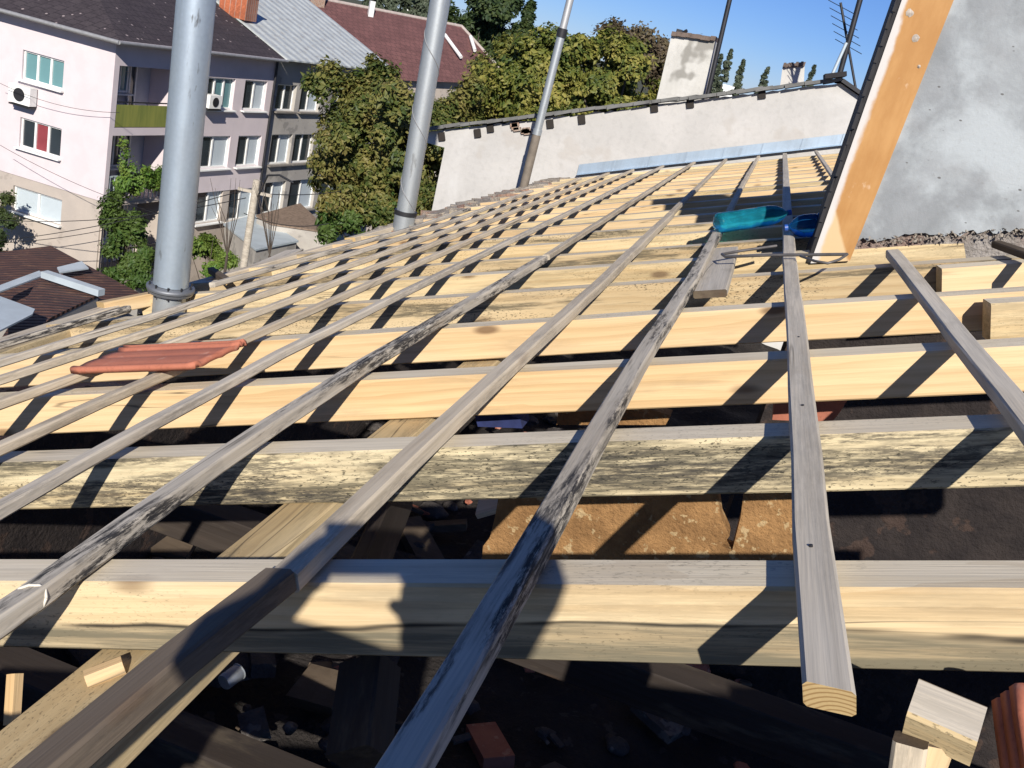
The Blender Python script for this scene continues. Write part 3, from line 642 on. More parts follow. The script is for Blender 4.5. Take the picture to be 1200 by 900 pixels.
# ------------------------------------------------------------------ flue pipes through the roof
def pipe_thing(name, loc, label): return empty(name, loc, label, 'pipe')
b = roofpx(200, 352, 1.2); t_ = CAM + ray(232, 0) * ((b - CAM).length / ray(216, 176).length * 1.02)
base = roof(-4.86, 6.72, 1.25); up = Vector((0, 0, 1)); r1 = .079
T = pipe_thing('flue_pipe', base, 'thick bright galvanised flue pipe with a bolted flange at left')
def tilt(pb, px, py):                      # direction of a leaning pipe whose top passes the given view line
    d = ray(px, py); nrm = d.cross(pb - CAM).normalized(); u_ = Vector((0, 0, 1)); u_ = u_ - nrm * u_.dot(nrm); return u_.normalized()
pb = roofpx(200, 338, 1.0); ax = tilt(pb, 230, 0)
MB().tube([pb + ax * .02, pb + ax * 1.0, pb + ax * 3.0], r1, 40).build('pipe_tube', M_PIPE, T, local=pb)
MB().tube([pb - ax * .35, pb + ax * .01], r1 * .92, 32).build('sleeve', M_PIPE2, T, local=pb)
MB().tube([pb - ax * .004, pb + ax * .004, pb + ax * .012, pb + ax * .018], [r1 * 1.34, r1 * 1.36, r1 * 1.34, r1 * 1.02], 36).build('flange', M_PIPED, T, local=pb)
MB().tube([pb - ax * .02, pb - ax * .008], [r1 * 1.25, r1 * 1.3], 36).build('flange', M_PIPED, T, local=pb)
for k in range(10):
    a = k / 10 * 6.283; e1 = ax.orthogonal().normalized(); e2 = ax.cross(e1); q = pb + (e1 * math.cos(a) + e2 * math.sin(a)) * r1 * 1.18
    MB().tube([q - ax * .03, q + ax * .03], .0045, 6).build('bolt', M_DKMETAL, T, local=q)
pb = roofpx(474, 258, 1.0); ax = tilt(pb, 516, 0); r2 = .068
T = pipe_thing('flue_pipe', pb, 'dull zinc flue pipe with a spiral seam standing left of the white wall')
MB().tube([pb - ax * .02, pb + ax * 1.5, pb + ax * 4.0], r2, 36).build('pipe_tube', M_PIPE2, T, local=pb)
MB().tube([pb - ax * .4, pb + ax * .05], r2 * 1.12, 32).build('sleeve', M_PIPE2, T, local=pb)
MB().tube([pb + ax * .04, pb + ax * .07], r2 * 1.2, 32).build('clamp_ring', M_DKMETAL, T, local=pb)
e1 = ax.orthogonal().normalized(); e2 = ax.cross(e1); sp_ = []
for k in range(400):
    a = k * .075; sp_.append(pb + ax * (.0 + a / 6.283 * .50) + (e1 * math.cos(-a) + e2 * math.sin(-a)) * (r2 + .001))
MB().tube(sp_, .0032, 6).build('spiral_seam', M_RUSTZ, T, local=pb)

# ------------------------------------------------------------------ neighbour's white gable wall and flashing
WY = 21.6 * H
w3 = lambda px, py, dy=0: at_y(px, py, WY + dy)
FWALL = empty('firewall', Vector((w3(700, 180).x, WY, 0)), 'long white rendered gable wall closing the far end of the open roof', 'wall')
top = [w3(503, 154), w3(640, 135), w3(830, 111), w3(985, 97)]
tl, tr = top[0], top[-1]
sl_w = (tr.z - tl.z) / (tr.x - tl.x); notch = w3(521, 173); nb = w3(505, 175)
right = Vector((tr.x + 4.0, WY, tr.z - 4.0 * .36)); n = 70; up_ = []
for i in range(n + 1):
    x = notch.x + (tr.x - notch.x) * i / n; up_.append(Vector((x, WY, tl.z + sl_w * (x - tl.x) + (rnd.uniform(-.035, .01) if .12 < i / n < .55 else rnd.uniform(-.012, .004)))))
poly = [Vector((notch.x, WY, 0)), Vector((notch.x, WY, notch.z)), Vector((tl.x, WY, notch.z)), Vector((tl.x, WY, tl.z))] + up_ + [right, Vector((right.x, WY, 0))]
MB().slab(poly, (0, .35, 0)).build('render_face', M_WHITEWALL, FWALL, local=Vector((notch.x, WY, 10)))
# coping of roof tiles and felt running up the wall's top edge
mb = MB(); n = 46; d_ = (tr - tl).normalized(); L_ = (tr - tl).length; nn = Vector((-d_.z, 0, d_.x))
for i in range(n):
    a = tl + d_ * (L_ * i / n - .06) + nn * (.012 + rnd.uniform(-.006, .008)); bb = tl + d_ * (L_ * (i + 1) / n + .02) + nn * (.02 + rnd.uniform(-.006, .008))
    yo = Vector((0, -.09 + rnd.uniform(-.015, .015), 0)); yb = Vector((0, .5, 0)); th = nn * .035
    mb.add([a + yo, bb + yo, bb + yb, a + yb, a + yo + th, bb + yo + th, bb + yb + th, a + yb + th], [(0, 1, 2, 3), (4, 5, 6, 7), (0, 1, 5, 4), (1, 2, 6, 5), (2, 3, 7, 6), (3, 0, 4, 7)])
mb.build('coping', flat('grey_weathered_coping', (.17, .17, .165), .8, var=.3, sc=5), FWALL, local=tl)
for px, py in ((518, 160), (560, 156), (575, 150), (682, 140), (645, 145), (767, 126), (809, 121), (893, 110)):
    q = w3(px, py); MB().box(q + Vector((0, .02, 0)), (d_, (0, 1, 0), nn), (.08, .10, .10)).build('rafter_end', M_FELTW, FWALL, local=q)
q = w3(610, 150); mb = MB()
for k in range(9): mb.box(q + Vector((rnd.uniform(-.12, .12), -.005, rnd.uniform(-.05, .03))), (d_, (0, 1, 0), nn), (.09, .05, .045))
mb.build('exposed_brick', M_BRICKRAW, FWALL, local=q)
a = Vector((tr.x - .3, WY - .1, tr.z + .06)); MB().box(a + Vector((.22, .2, .0)), (d_, (0, 1, 0), nn), (.22, .6, .05)).build('ridge_cap', M_FELT, FWALL, local=a)
dr = (right - tr).normalized(); nr = Vector((-dr.z, 0, dr.x)); MB().slab([tr + Vector((0, -.08, .01)), right + Vector((0, -.08, .01)), right + Vector((0, .5, .01)), tr + Vector((0, .5, .01))], nr * .04).build('coping', M_DKMETAL, FWALL, local=tr)
# neighbour's roof behind the wall
rb = MB(); yb = Vector((0, 7.5, 0)); o_ = Vector((0, .4, -.05))
rb.add([tl + o_, tr + o_, tr + o_ + yb, tl + o_ + yb], [(0, 1, 2, 3)]); rb.add([tr + o_, right + o_, right + o_ + yb, tr + o_ + yb], [(0, 1, 2, 3)])
NB = empty('neighbour_house', Vector((tl.x + 4, WY + 4, 0)), 'neighbour house behind the white gable wall with a dark tiled roof', 'house')
rb.build('roof', M_ROOFRED, NB, local=tl)
nl, nr_ = Vector((notch.x + .3, WY + 7.8, 0)), Vector((right.x - .2, WY + 7.8, 0)); h1 = tl.z - .4
mb = MB(); pA = [Vector((notch.x + .3, WY + .36, 0)), Vector((notch.x + .3, WY + 7.8, 0))]
mb.add([pA[0], pA[1], pA[1] + Vector((0, 0, h1)), pA[0] + Vector((0, 0, h1))], [(0, 1, 2, 3)])
mb.add([pA[1], nr_, Vector((nr_.x, nr_.y, right.z - .2)), Vector((tr.x, nr_.y, tr.z - .2)), pA[1] + Vector((0, 0, h1))], [(0, 1, 2, 3, 4)]); mb.build('house_body', M_BEIGE, NB)
# zinc flashing along the foot of the wall
F0, F1 = w3(676, 204, -.02), w3(995, 168, -.02); n = 9
mb = MB(); d_f = (F1 - F0) * 1.25 / n
for i in range(n):
    a, bb = F0 + d_f * i + Vector((0, -.004 * (i % 2), 0)), F0 + d_f * (i + 1) + Vector((0, -.004 * (i % 2), .0)); hgt = Vector((0, 0, .115)); fo = Vector((0, -.05, -.012))
    mb.add([a, bb, bb + hgt, a + hgt], [(0, 1, 2, 3)]); mb.add([a, bb, bb + fo, a + fo], [(0, 1, 2, 3)]); mb.box(bb + hgt * .5 + Vector((0, -.006, 0)), (d_f.normalized(), (0, 1, 0), (0, 0, 1)), (.02, .008, .12))
tag(mb.build('zinc_flashing', M_FLASH, local=F0), 'pale blue zinc flashing strip along the foot of the white wall', 'flashing')
# thin vent pipe in front of the wall
pb = at_y(614, 218, 20.4 * H); ax = tilt(pb, 668, 0); r3 = .045
def along(px, py):
    best = None
    for k in range(0, 700):
        p = pb + ax * (k * .01); v = p - CAM; y_ = 450 + FPX * v.dot(ID) / v.dot(FW)
        if best is None or abs(y_ - py) < best[0]: best = (abs(y_ - py), p)
    return best[1]
T = pipe_thing('vent_pipe', pb, 'thin leaning vent pipe with a sooty brown foot in front of the white wall')
j1, j2, e_ = along(627, 155), along(656, 38), along(668, 0) + ax * 1.5
MB().tube([pb - ax * .5, j1], r3 * 1.1, 20).build('lower_tube', M_RUST, T, local=pb); MB().tube([j1 - ax * .06, j2], r3, 20).build('middle_tube', M_PIPE2, T, local=j1)
MB().tube([j2 - ax * .05, e_], r3 * .9, 20).build('upper_tube', M_PIPE3, T, local=j2); MB().tube([j2 - ax * .05, j2 + ax * .04], r3 * 1.25, 20).build('collar', M_DKMETAL, T, local=j2)
MB().tube([j1 - ax * .03, j1 + ax * .03], r3 * 1.16, 20).build('collar', M_PIPE2, T, local=j1)
# old brick and mortar along the eave near the wall
mb = MB()
for k in range(170):
    y = rnd.uniform(12.2, 21.0); s = eave(y) + rnd.uniform(-.28, .10); c0 = roof(s, y, 1.10 + rnd.uniform(0, .05))
    a = rnd.uniform(-.5, .5); X = Vector((math.cos(a), math.sin(a), rnd.uniform(.1, .5))).normalized(); Y = Vector((-math.sin(a), math.cos(a), 0)); mb.box(c0, (X, Y, X.cross(Y)), (rnd.uniform(.06, .16), rnd.uniform(.05, .2), rnd.uniform(.03, .06)), rnd.choice((0, 0, 1)))
tag(mb.build('eave_masonry', [M_MORTARL, M_BRICKRAW]), 'crumbling brick and mortar ledge along the eave beside the white wall', 'ledge', kind='stuff')
# timbers along the eave
def eb(s0, y0, s1, y1, h, w, d, m, label): tag(beam('eave_board', [roof(s0, y0, h), roof(s1, y1, h)], w, d, [m, m, W_END]), label, 'board')
eb(-5.62, 5.0, -5.72, 7.1, 1.10, .11, .05, W_TAN, 'wide tan board along the eave below the brown shed roofs')
eb(-5.40, 5.1, -5.5, 6.7, 1.13, .05, .05, W_FRESH2, 'yellow board parallel to the eave at the left edge')
eb(-5.75, 6.9, -5.45, 7.4, 1.05, .09, .06, W_FRESH, 'short orange wood block on the eave before the thick flue pipe')
eb(-5.58, 7.7, -5.30, 11.0, 1.08, .07, .06, W_TAN, 'tan eave board between the two thick pipes')
eb(-5.30, 8.0, -5.05, 11.2, 1.12, .07, .04, W_FRESH2, 'pale inner eave board between the two thick pipes')
eb(-5.32, 11.1, -5.05, 14.6, 1.07, .08, .05, W_TAN, 'tan eave board running past the spiral seamed flue pipe')
tag(beam('wood_offcut', [roofpx(247, 313, 1.0), roofpx(268, 327, 1.03)], .035, .035, [W_BROWN, W_BROWN, W_END]), 'dark short stick lying across the eave boards right of the thick pipe', 'offcut')
tag(beam('wood_offcut', [roofpx(300, 312, 1.1), roofpx(345, 292, 1.1)], .12, .015, [W_GREY, W_GREY, W_END]), 'grey flat board scrap on the eave between the two thick pipes', 'offcut')

# ------------------------------------------------------------------ chimneys and masts behind the white wall
CH1 = M_CHIM = plaster('sooty_white_render', (.55, .54, .51), (.46, .45, .42), 2., .3, ((.20, .19, .17), 1.6, .52, .75), fine=18, dist=.01)
def chim(px, y, th, label, lean=0):
    pts = [at_y(a, b_, y) for a, b_ in px]; t = empty('rendered_chimney', pts[0], label, 'chimney')
    MB().slab(pts, (0, th, 0)).build('chimney_body', M_CHIM, t, local=pts[0]); a, bb = pts[1], pts[2]; dd = (bb - a).normalized(); w = (bb - a).length
    mb = MB()
    for k in range(9): mb.box(a + dd * (w * (k + .5) / 9) + Vector((0, th / 2, .02 + rnd.uniform(-.006, .012))), (dd, (0, 1, 0), (0, 0, 1)), (w / 9 * 1.02, th + .1, .05))
    mb.build('chimney_cap', M_DKMETAL if False else flat('brick_cap', (.16, .12, .10), .9, var=.3, sc=12), t, local=a); return t
t1 = chim([(768, 122), (787, 41), (838, 48), (824, 118)], WY + .7, .9, 'large white sooty chimney behind the top of the white wall')
q = at_y(796, 37, WY + 1.0); tag(MB().box(q, ((1, 0, 0), (0, 1, 0), (0, 0, 1)), (.07, .06, .05)).tube([q + Vector((0, 0, -.16)), q], .012, 8).tube([q + Vector((.05, 0, .0)), q + Vector((.09, -.02, .03))], .02, 8).build('flood_lamp', M_DKMETAL, local=q), 'tiny dark floodlight on top of the large sooty chimney', 'lamp')
chim([(914, 102), (917, 79), (943, 77), (942, 100)], WY + 1.6, .5, 'small white chimney peeking over the white wall near its peak')
def mast(name, A, B, r, label, cat, y, extra=None, m=M_DKMETAL):
    a, bb = at_y(*A, y), at_y(*B, y); mb = MB().tube([a, bb], r, 8)
    if extra: extra(mb, a, bb)
    return tag(mb.build(name, m, local=a), label, cat)
def arms(mb, a, bb):
    for k in range(7):
        p = a.lerp(bb, .45 + k * .055); mb.tube([p + Vector((-.22, .1, .02)), p + Vector((.22, -.1, -.02))], .004, 5)
mast('steel_mast', (829, 112), (862, -30), .028, 'thin dark mast rising beside the large sooty chimney', 'mast', WY + .6)
mast('antenna_mast', (981, 98), (1016, -30), .03, 'dark leaning antenna mast on the peak of the white wall', 'antenna', WY + .3, None)
def arms2(mb, a, bb):
    for k in range(6):
        p = a.lerp(bb, .5 + k * .09); mb.tube([p + Vector((-.16, .1, .05)), p + Vector((.16, -.1, -.05))], .004, 5)
mast('television_antenna', (1003, 105), (985, 3), .014, 'thin old television antenna crossing the mast on the wall peak', 'antenna', WY + .5, arms2)
tag(MB().tube([at_y(975, 88, WY + .25), at_y(992, 50, WY + .25)], .018, 8).build('plastic_wrap', M_SHEET), 'white plastic strip hanging from the antenna mast', 'strip')

# ------------------------------------------------------------------ apartment buildings across the yard
K = 0.75
P0 = at_z(137, 45, -3.0); EZ = P0.z
Pl = Vector((-25.75, P0.y, EZ)); Pr = at_z(325, 67, -3.0)
ur = (Pr - P0).normalized(); nrm_r = Vector((ur.y, -ur.x, 0)); ul = Vector((-1, 0, 0)); nrm_l = Vector((0, -1, 0))
def on_plane(px, py, o, n):
    d = ray(px, py); return CAM + d * ((o - CAM).dot(n) / d.dot(n))
def uv(px, py, o, u_, n):
    v = on_plane(px, py, o, n) - o; return v.dot(u_), v.z
def wall_holes(mb, o, u_, n, U0, U1, V0, V1, holes, depth=.16, mi=0):
    us = sorted({U0, U1, *[h[0] for h in holes], *[h[1] for h in holes]}); vs_ = sorted({V0, V1, *[h[2] for h in holes], *[h[3] for h in holes]})
    P = lambda a, b_, d=0: o + u_ * a + Vector((0, 0, b_)) - n * d
    for a, a2 in zip(us, us[1:]):
        for b_, b2 in zip(vs_, vs_[1:]):
            cu, cv = (a + a2) / 2, (b_ + b2) / 2
            if a2 <= U0 or a >= U1 or b2 <= V0 or b_ >= V1: continue
            if any(h[0] < cu < h[1] and h[2] < cv < h[3] for h in holes): continue
            mb.add([P(a, b_), P(a2, b_), P(a2, b2), P(a, b2)], [(0, 1, 2, 3)], mi)
    for h in holes:
        d = h[4] if len(h) > 4 else depth; a, a2, b_, b2 = h[:4]
        mb.add([P(a, b_), P(a2, b_), P(a2, b_, d), P(a, b_, d)], [(0, 1, 2, 3)], mi); mb.add([P(a, b2), P(a2, b2), P(a2, b2, d), P(a, b2, d)], [(0, 1, 2, 3)], mi)
        mb.add([P(a, b_), P(a, b2), P(a, b2, d), P(a, b_, d)], [(0, 1, 2, 3)], mi); mb.add([P(a2, b_), P(a2, b2), P(a2, b2, d), P(a2, b_, d)], [(0, 1, 2, 3)], mi)
def window(parent, o, u_, n, h, nl=2, pane=None, depth=.16, panes=None, sill=True):
    a, a2, b_, b2 = h[:4]; P = lambda x, z, d: o + u_ * x + Vector((0, 0, z)) - n * d; Z = Vector((0, 0, 1)); f = .06
    mb = MB(); d = depth - .05
    for (x, z, sx, sz) in [((a + a2) / 2, b_ + f / 2, a2 - a, f), ((a + a2) / 2, b2 - f / 2, a2 - a, f)]: mb.box(P(x, z, d), (u_, n, Z), (sx, .06, sz))
    for k in range(nl + 1): x = a + f / 2 + (a2 - a - f) * k / nl; mb.box(P(x, (b_ + b2) / 2, d + .002), (u_, n, Z), (f if k in (0, nl) else f * 1.3, .056, b2 - b_ - 2 * f))
    w = mb.build('window', M_WHITE, parent, local=P(a, b_, d))
    for k in range(nl):
        x0 = a + f + (a2 - a - f) * k / nl; x1 = a + (a2 - a - f) * (k + 1) / nl; m = (panes[k] if panes else pane) or M_GLASSDK
        MB().box(P((x0 + x1) / 2, (b_ + b2) / 2, d + .03), (u_, n, Z), (x1 - x0 + .03, .012, b2 - b_ - .08)).build('pane', m, w, local=P(x0, b_, d))
    if sill: MB().box(P((a + a2) / 2, b_ - .035, -.04), (u_, n, Z), (a2 - a + .14, .16 + 2 * .05, .05)).build('sill', M_WHITE if sill is True else sill, w, local=P(a, b_, 0))
    return w
def rect(tlp, brp, o, u_, n):
    a, b_ = uv(*tlp, o, u_, n); c_, d = uv(*brp, o, u_, n); return [min(a, c_), max(a, c_), min(b_, d), max(b_, d)]
PB = empty('pink_building', Vector((P0.x - 3, P0.y + 4, 0)), 'pink apartment building with a dark tiled roof and loggias at upper left', 'building')
Wl = abs(Pl.x - P0.x); Wr = (Pr - P0).length
vpink_l = uv(128, 236, P0, ur, nrm_r)[1]
# left face windows
HL = [rect((27, 58), (73, 106), P0, ul, nrm_l), rect((24, 137), (70, 186), P0, ul, nrm_l), rect((15, 217), (70, 264), P0, ul, nrm_l)]
up_h = [h for h in HL[:2]]; lo_h = [HL[2]]
mb = MB(); wall_holes(mb, P0, ul, nrm_l, 0, Wl, vpink_l, 0, up_h)
HRp = {'w1': rect((243, 91), (272, 128), P0, ur, nrm_r), 'w2': rect((288, 93), (309, 130), P0, ur, nrm_r), 'w3': rect((233, 161), (266, 196), P0, ur, nrm_r), 'w4': rect((280, 158), (302, 194), P0, ur, nrm_r)}
HRl = {'w5': rect((232, 224), (258, 259), P0, ur, nrm_r), 'w6': rect((271, 219), (294, 256), P0, ur, nrm_r)}
LG = [rect((142, 77), (205, 150), P0, ur, nrm_r) + [1.3], rect((137, 159), (203, 232), P0, ur, nrm_r) + [1.3]]
LG0 = rect((132, 242), (204, 310), P0, ur, nrm_r) + [1.3]
for l_ in (LG[0], LG[1], LG0): l_[0] = LG[0][0] * .8; l_[1] = LG[0][1]
for a, bb in (('w1', 'w2'), ('w3', 'w4')):
    for k in (2, 3): m_ = (HRp[a][k] + HRp[bb][k]) / 2; HRp[a][k] = m_; HRp[bb][k] = m_
wall_holes(mb, P0, ur, nrm_r, 0, Wr, vpink_l, 0, list(HRp.values()) + LG)
bk = P0 + ul * Wl; back = [P0 + ul * Wl, P0 + ul * Wl + Vector((0, Wr, 0)), Pr + ul * 2]
mb.add([Vector((bk.x, bk.y, 0)), Vector((bk.x, bk.y + Wr, 0)), Vector((bk.x, bk.y + Wr, EZ)), bk], [(0, 1, 2, 3)])
mb.build('upper_wall', M_PINK, PB, local=P0)
mb = MB(); wall_holes(mb, P0 - nrm_l * .03, ul, nrm_l, -.03, Wl, -EZ, vpink_l, lo_h); wall_holes(mb, P0 - nrm_r * .03, ur, nrm_r, -.03, Wr, -EZ, vpink_l, list(HRl.values()) + [LG0]); mb.build('ground_floor_wall', M_BEIGE, PB, local=P0)
for k, l_ in enumerate((LG[0], LG[1], LG0)):
    P = lambda x, z, d: P0 + ur * x + Vector((0, 0, z)) - nrm_r * d; Z = Vector((0, 0, 1))
    MB().box(P((l_[0] + l_[1]) / 2, (l_[2] + l_[3]) / 2, 1.36), (ur, nrm_r, Z), (l_[1] - l_[0] + .1, .1, l_[3] - l_[2] + .1)).build('loggia_back', M_LOGG, PB, local=P(l_[0], l_[2], 1.3))
    w_ = l_[1] - l_[0]; b_ = l_[2]; top_ = l_[3]
    window(PB, P0 - nrm_r * 1.12, ur, nrm_r, [l_[0] + w_ * .34, l_[0] + w_ * .60, b_ + .95, top_ - .12], 2, M_TEAL if k == 0 else M_GLASSDK)
    window(PB, P0 - nrm_r * 1.12, ur, nrm_r, [l_[0] + w_ * .62, l_[0] + w_ * .74, b_ + .05, top_ - .12], 1, M_GLASSDK, sill=False)
    if k == 0:
        g = NT('yellow_green_balcony_cloth'); f_ = g.noise(g.co((6, 6, .6)), 1., 4); M_BAL = g.fin(g.mix(g.step(f_, .3, .7), (.24, .25, .06), (.15, .18, .045)), .8)
        r_ = MB().box(P((l_[0] + l_[1]) / 2, b_ + .40, .03), (ur, nrm_r, Z), (w_, .03, .74)).build('balcony_screen', M_BAL, PB, local=P(l_[0], b_, 0))
        MB().box(P((l_[0] + l_[1]) / 2, b_ + .86, .03), (ur, nrm_r, Z), (w_, .04, .04)).build('handrail', M_DKMETAL, r_, local=P(l_[0], b_ + .9, 0))
    else:
        r_ = MB().box(P((l_[0] + l_[1]) / 2, b_ + .95, .05), (ur, nrm_r, Z), (w_, .05, .05)); 
        for q in range(14): r_.box(P(l_[0] + w_ * (q + .5) / 14, b_ + .46, .05), (ur, nrm_r, Z), (.03, .03, .95))
        r_.build('balcony_railing', M_SHEET if k == 1 else M_DKMETAL, PB, local=P(l_[0], b_, 0))
window(PB, P0, ul, nrm_l, HL[0], 3, M_TEAL); window(PB, P0, ul, nrm_l, HL[1], 3, panes=[M_GLASSDK, M_REDCUR, M_GLASSDK])
window(PB, P0 - nrm_l * .03, ul, nrm_l, HL[2], 2, panes=[M_BLIND, M_BLIND])
for k, h in HRp.items(): window(PB, P0, ur, nrm_r, h, 3 if k == 'w1' else 2, panes=[M_GLASSDK, M_TEAL, M_TEAL] if k == 'w1' else [M_GLASSDK, M_BLIND])
for k, h in HRl.items(): window(PB, P0 - nrm_r * .03, ur, nrm_r, h, 2, panes=[M_GLASSDK, M_BLIND])
# hipped roof of the pink building
RX = P0.x - 7.6; RZ = EZ + 3.3; ov = .45
c_ = Vector((P0.x + ov, P0.y - ov, EZ - .02)); cl = Vector((P0.x - 15.5, P0.y - ov, EZ - .02)); cr = Pr + nrm_r * ov + Vector((0, 0, -.02)); h0 = Vector((RX, P0.y + 6.2, RZ)); h1 = Vector((RX + .9, Pr.y, RZ))
mb = MB(); mb.add([c_, h0, cl], [(0, 1, 2)]); mb.add([c_, cr, h1, h0], [(0, 1, 2, 3)]); mb.add([cl, h0, h1, Vector((cl.x, cr.y, cl.z))], [(0, 1, 2, 3)])
rf = mb.build('roof', M_ROOFDK, PB, local=frame(c_, ur, (h1 - cr).cross(ur) * -1))
mb = MB(); mb.slab([P0 + nrm_l * ov + ul * 15, P0 + nrm_l * ov + nrm_r * ov, P0 + nrm_r * .0 + nrm_l * 0, P0 + ul * 15], (0, 0, -.08)); mb.slab([P0 + nrm_r * ov + nrm_l * ov, Pr + nrm_r * ov, Pr, P0], (0, 0, -.082)); mb.build('soffit', M_PINK, PB, local=P0)
gt = MB().tube([P0 + nrm_l * (ov + .06) + ul * 15 + Vector((0, 0, -.05)), P0 + nrm_l * (ov + .06) + nrm_r * (ov + .06) + Vector((0, 0, -.05))], .07, 10).tube([P0 + nrm_l * (ov + .06) + nrm_r * (ov + .06) + Vector((0, 0, -.05)), Pr + nrm_r * (ov + .06) + Vector((0, 0, -.05))], .06, 10)
gt.build('gutter', flat('grey_gutter', (.33, .33, .34), .5, .3), PB, local=P0)
for q in (P0 + ul * (Wl - .12) + nrm_l * .08, Pr + nrm_r * .08 - ur * .05): MB().tube([q, Vector((q.x, q.y, 1))], .055, 10).build('downpipe', M_DKMETAL, PB, local=q)
 
# air conditioners
def aircon(px, o, u_, n, label, sc_=1.):
    p = on_plane(*px, o, n) + n * .02; t = empty('air_conditioner', p, label, 'air conditioner', 'air conditioners on the pink building'); Z = Vector((0, 0, 1)); c0 = p + n * .2
    MB().box(c0, (u_, n, Z), (.86 * sc_, .32, .60 * sc_)).build('housing', M_WHITE, t, local=c0)
    fc = c0 + n * .165 - u_ * 0; MB().tube([fc, fc + n * .012], .22 * sc_, 24).build('fan_grille', M_DKMETAL, t, local=fc); MB().box(c0 - Z * .36 * sc_ - n * .04, (u_, n, Z), (.8, .4, .05)).build('bracket', M_DKMETAL, t, local=c0)
aircon((32, 111), P0, ul, nrm_l, 'white air conditioner below the teal window of the pink building'); aircon((243, 117), P0, ur, nrm_r, 'air conditioner beside the flue pipe, left of a teal window', .8)
# grey building joined to the right
G0 = Pr; uend = at_z(425, 74, -3.0); gw = (uend - Pr).dot(ur); NB2 = empty('grey_building', Vector((Pr.x - 3, Pr.y + 3, 0)), 'grey stucco building with pale corrugated roof joined to the pink one', 'building')
o2 = Pr - nrm_r * .12
HG = [rect((326, 98), (344, 131), o2, ur, nrm_r), rect((354, 101), (373, 131), o2, ur, nrm_r), rect((319, 157), (338, 192), o2, ur, nrm_r), rect((346, 158), (364, 190), o2, ur, nrm_r), rect((311, 215), (330, 249), o2, ur, nrm_r), rect((341, 211), (366, 243), o2, ur, nrm_r)]
for a in (0, 2, 4):
    for k in (2, 3): m_ = (HG[a][k] + HG[a + 1][k]) / 2; HG[a][k] = m_; HG[a + 1][k] = m_
extra = [[h[0] + 2.6, h[1] + 2.6, h[2], h[3]] for h in HG[1::2]] if gw > 8 else []
mb = MB(); wall_holes(mb, o2, ur, nrm_r, .02, gw, -EZ, 0, HG + extra, .2); e2 = o2 + ur * gw; mb.add([Vector((e2.x, e2.y, 0)), Vector((e2.x - 10, e2.y + 1, 0)), Vector((e2.x - 10, e2.y + 1, EZ)), e2], [(0, 1, 2, 3)]); mb.build('wall', M_GREYST, NB2, local=o2)
for k, h in enumerate(HG + extra): window(NB2, o2, ur, nrm_r, h, 2, panes=[M_GLASSDK, M_BLIND if k % 3 else M_GLASSDK], depth=.2, sill=flat('dark_sill', (.2, .18, .16), .8) if k == 0 else bpy.data.materials['dark_sill'])
a = Pr + nrm_r * .5 + Vector((0, 0, .02)); bb = Pr + ur * gw + nrm_r * .5 + Vector((0, 0, .02)); dz = Vector((-nrm_r.x * 8.2, -nrm_r.y * 8.2, 3.3)); mb = MB()
mb.slab([a, bb, bb + dz, a + dz], (0, 0, -.06)); mb.build('roof', M_CORR, NB2, local=frame(a, ur, ur.cross(dz)))
# brick chimney and stones on the ridge
def small_chimney(name, px0, px1, y, m, label, d=.6):
    a, b_ = at_y(*px0, y), at_y(*px1, y); w = abs(b_.x - a.x); zt_ = max(a.z, b_.z); zb_ = min(a.z, b_.z); c0 = Vector(((a.x + b_.x) / 2, y + d / 2, 0))
    t = empty(name, Vector((c0.x, c0.y, zb_)), label, 'chimney'); MB().box((c0.x, c0.y, (zt_ + zb_) / 2), ((1, 0, 0), (0, 1, 0), (0, 0, 1)), (w, d, zt_ - zb_)).build('stack', m, t, local=Vector((c0.x, c0.y, zb_)))
    MB().box((c0.x, c0.y, zt_ + .05), ((1, 0, 0), (0, 1, 0), (0, 0, 1)), (w + .14, d + .14, .1)).build('stack_cap', m, t, local=Vector((c0.x, c0.y, zt_)))
M_BRK2 = rooftile('orange_brickwork', (.42, .13, .06), (.34, .10, .05), (.35, .25, .2), .25, .08)
small_chimney('brick_chimney', (259, -14), (287, 24), 37.5, M_BRK2, 'orange brick chimney on the dark roof beside the thick flue pipe', .9)
# big red roofed building behind
rl2, rr, e1_, e0 = at_y(296, -17, 50), at_y(541, 31, 62), at_y(602, 99, 60.5), at_y(300, 88, 43)
rl = rl2; rm = rl2.lerp(rr, .5); dir_ = (rr - rl).normalized(); perp = (e0 - rl2); perp = Vector((perp.x, perp.y, 0)).normalized(); hw = 6.5; dz_ = Vector((0, 0, -3.0))
RB = empty('red_roofed_building', Vector((rm.x, rm.y, 0)), 'long building with a purplish red tiled hip roof behind the big tree', 'building')
b0, b1_ = rl2 - perp * hw + dz_, rr - perp * hw + dir_ * 4.8 + dz_
RNN = (rl2 - e0).cross(rr - e0).normalized(); RNN = RNN if RNN.z > 0 else -RNN
mb = MB(); mb.add([e0, e1_, rr, rl2], [(0, 1, 2, 3)]); mb.add([e1_, b1_, rr], [(0, 1, 2)]); mb.add([b1_, b0, rl2, rr], [(0, 1, 2, 3)]); rfo = mb.build('roof', M_ROOFRED, RB, local=frame(e0, dir_, RNN))
mb = MB().tube([rl2, rr], .11, 8).tube([rr, e1_], .11, 8); mb.build('ridge_tiles', flat('pale_ridge_tile', (.42, .36, .33), .8), rfo, local=rr)
mb = MB(); ins = .5
q = [e0 - perp * ins, e1_ - perp * ins - dir_ * ins, b1_ + perp * ins - dir_ * ins, b0 + perp * ins]
for a, bb in zip(q, q[1:] + q[:1]): mb.add([Vector((a.x, a.y, 0)), Vector((bb.x, bb.y, 0)), bb, a], [(0, 1, 2, 3)])
mb.build('wall', M_BEIGE, RB)
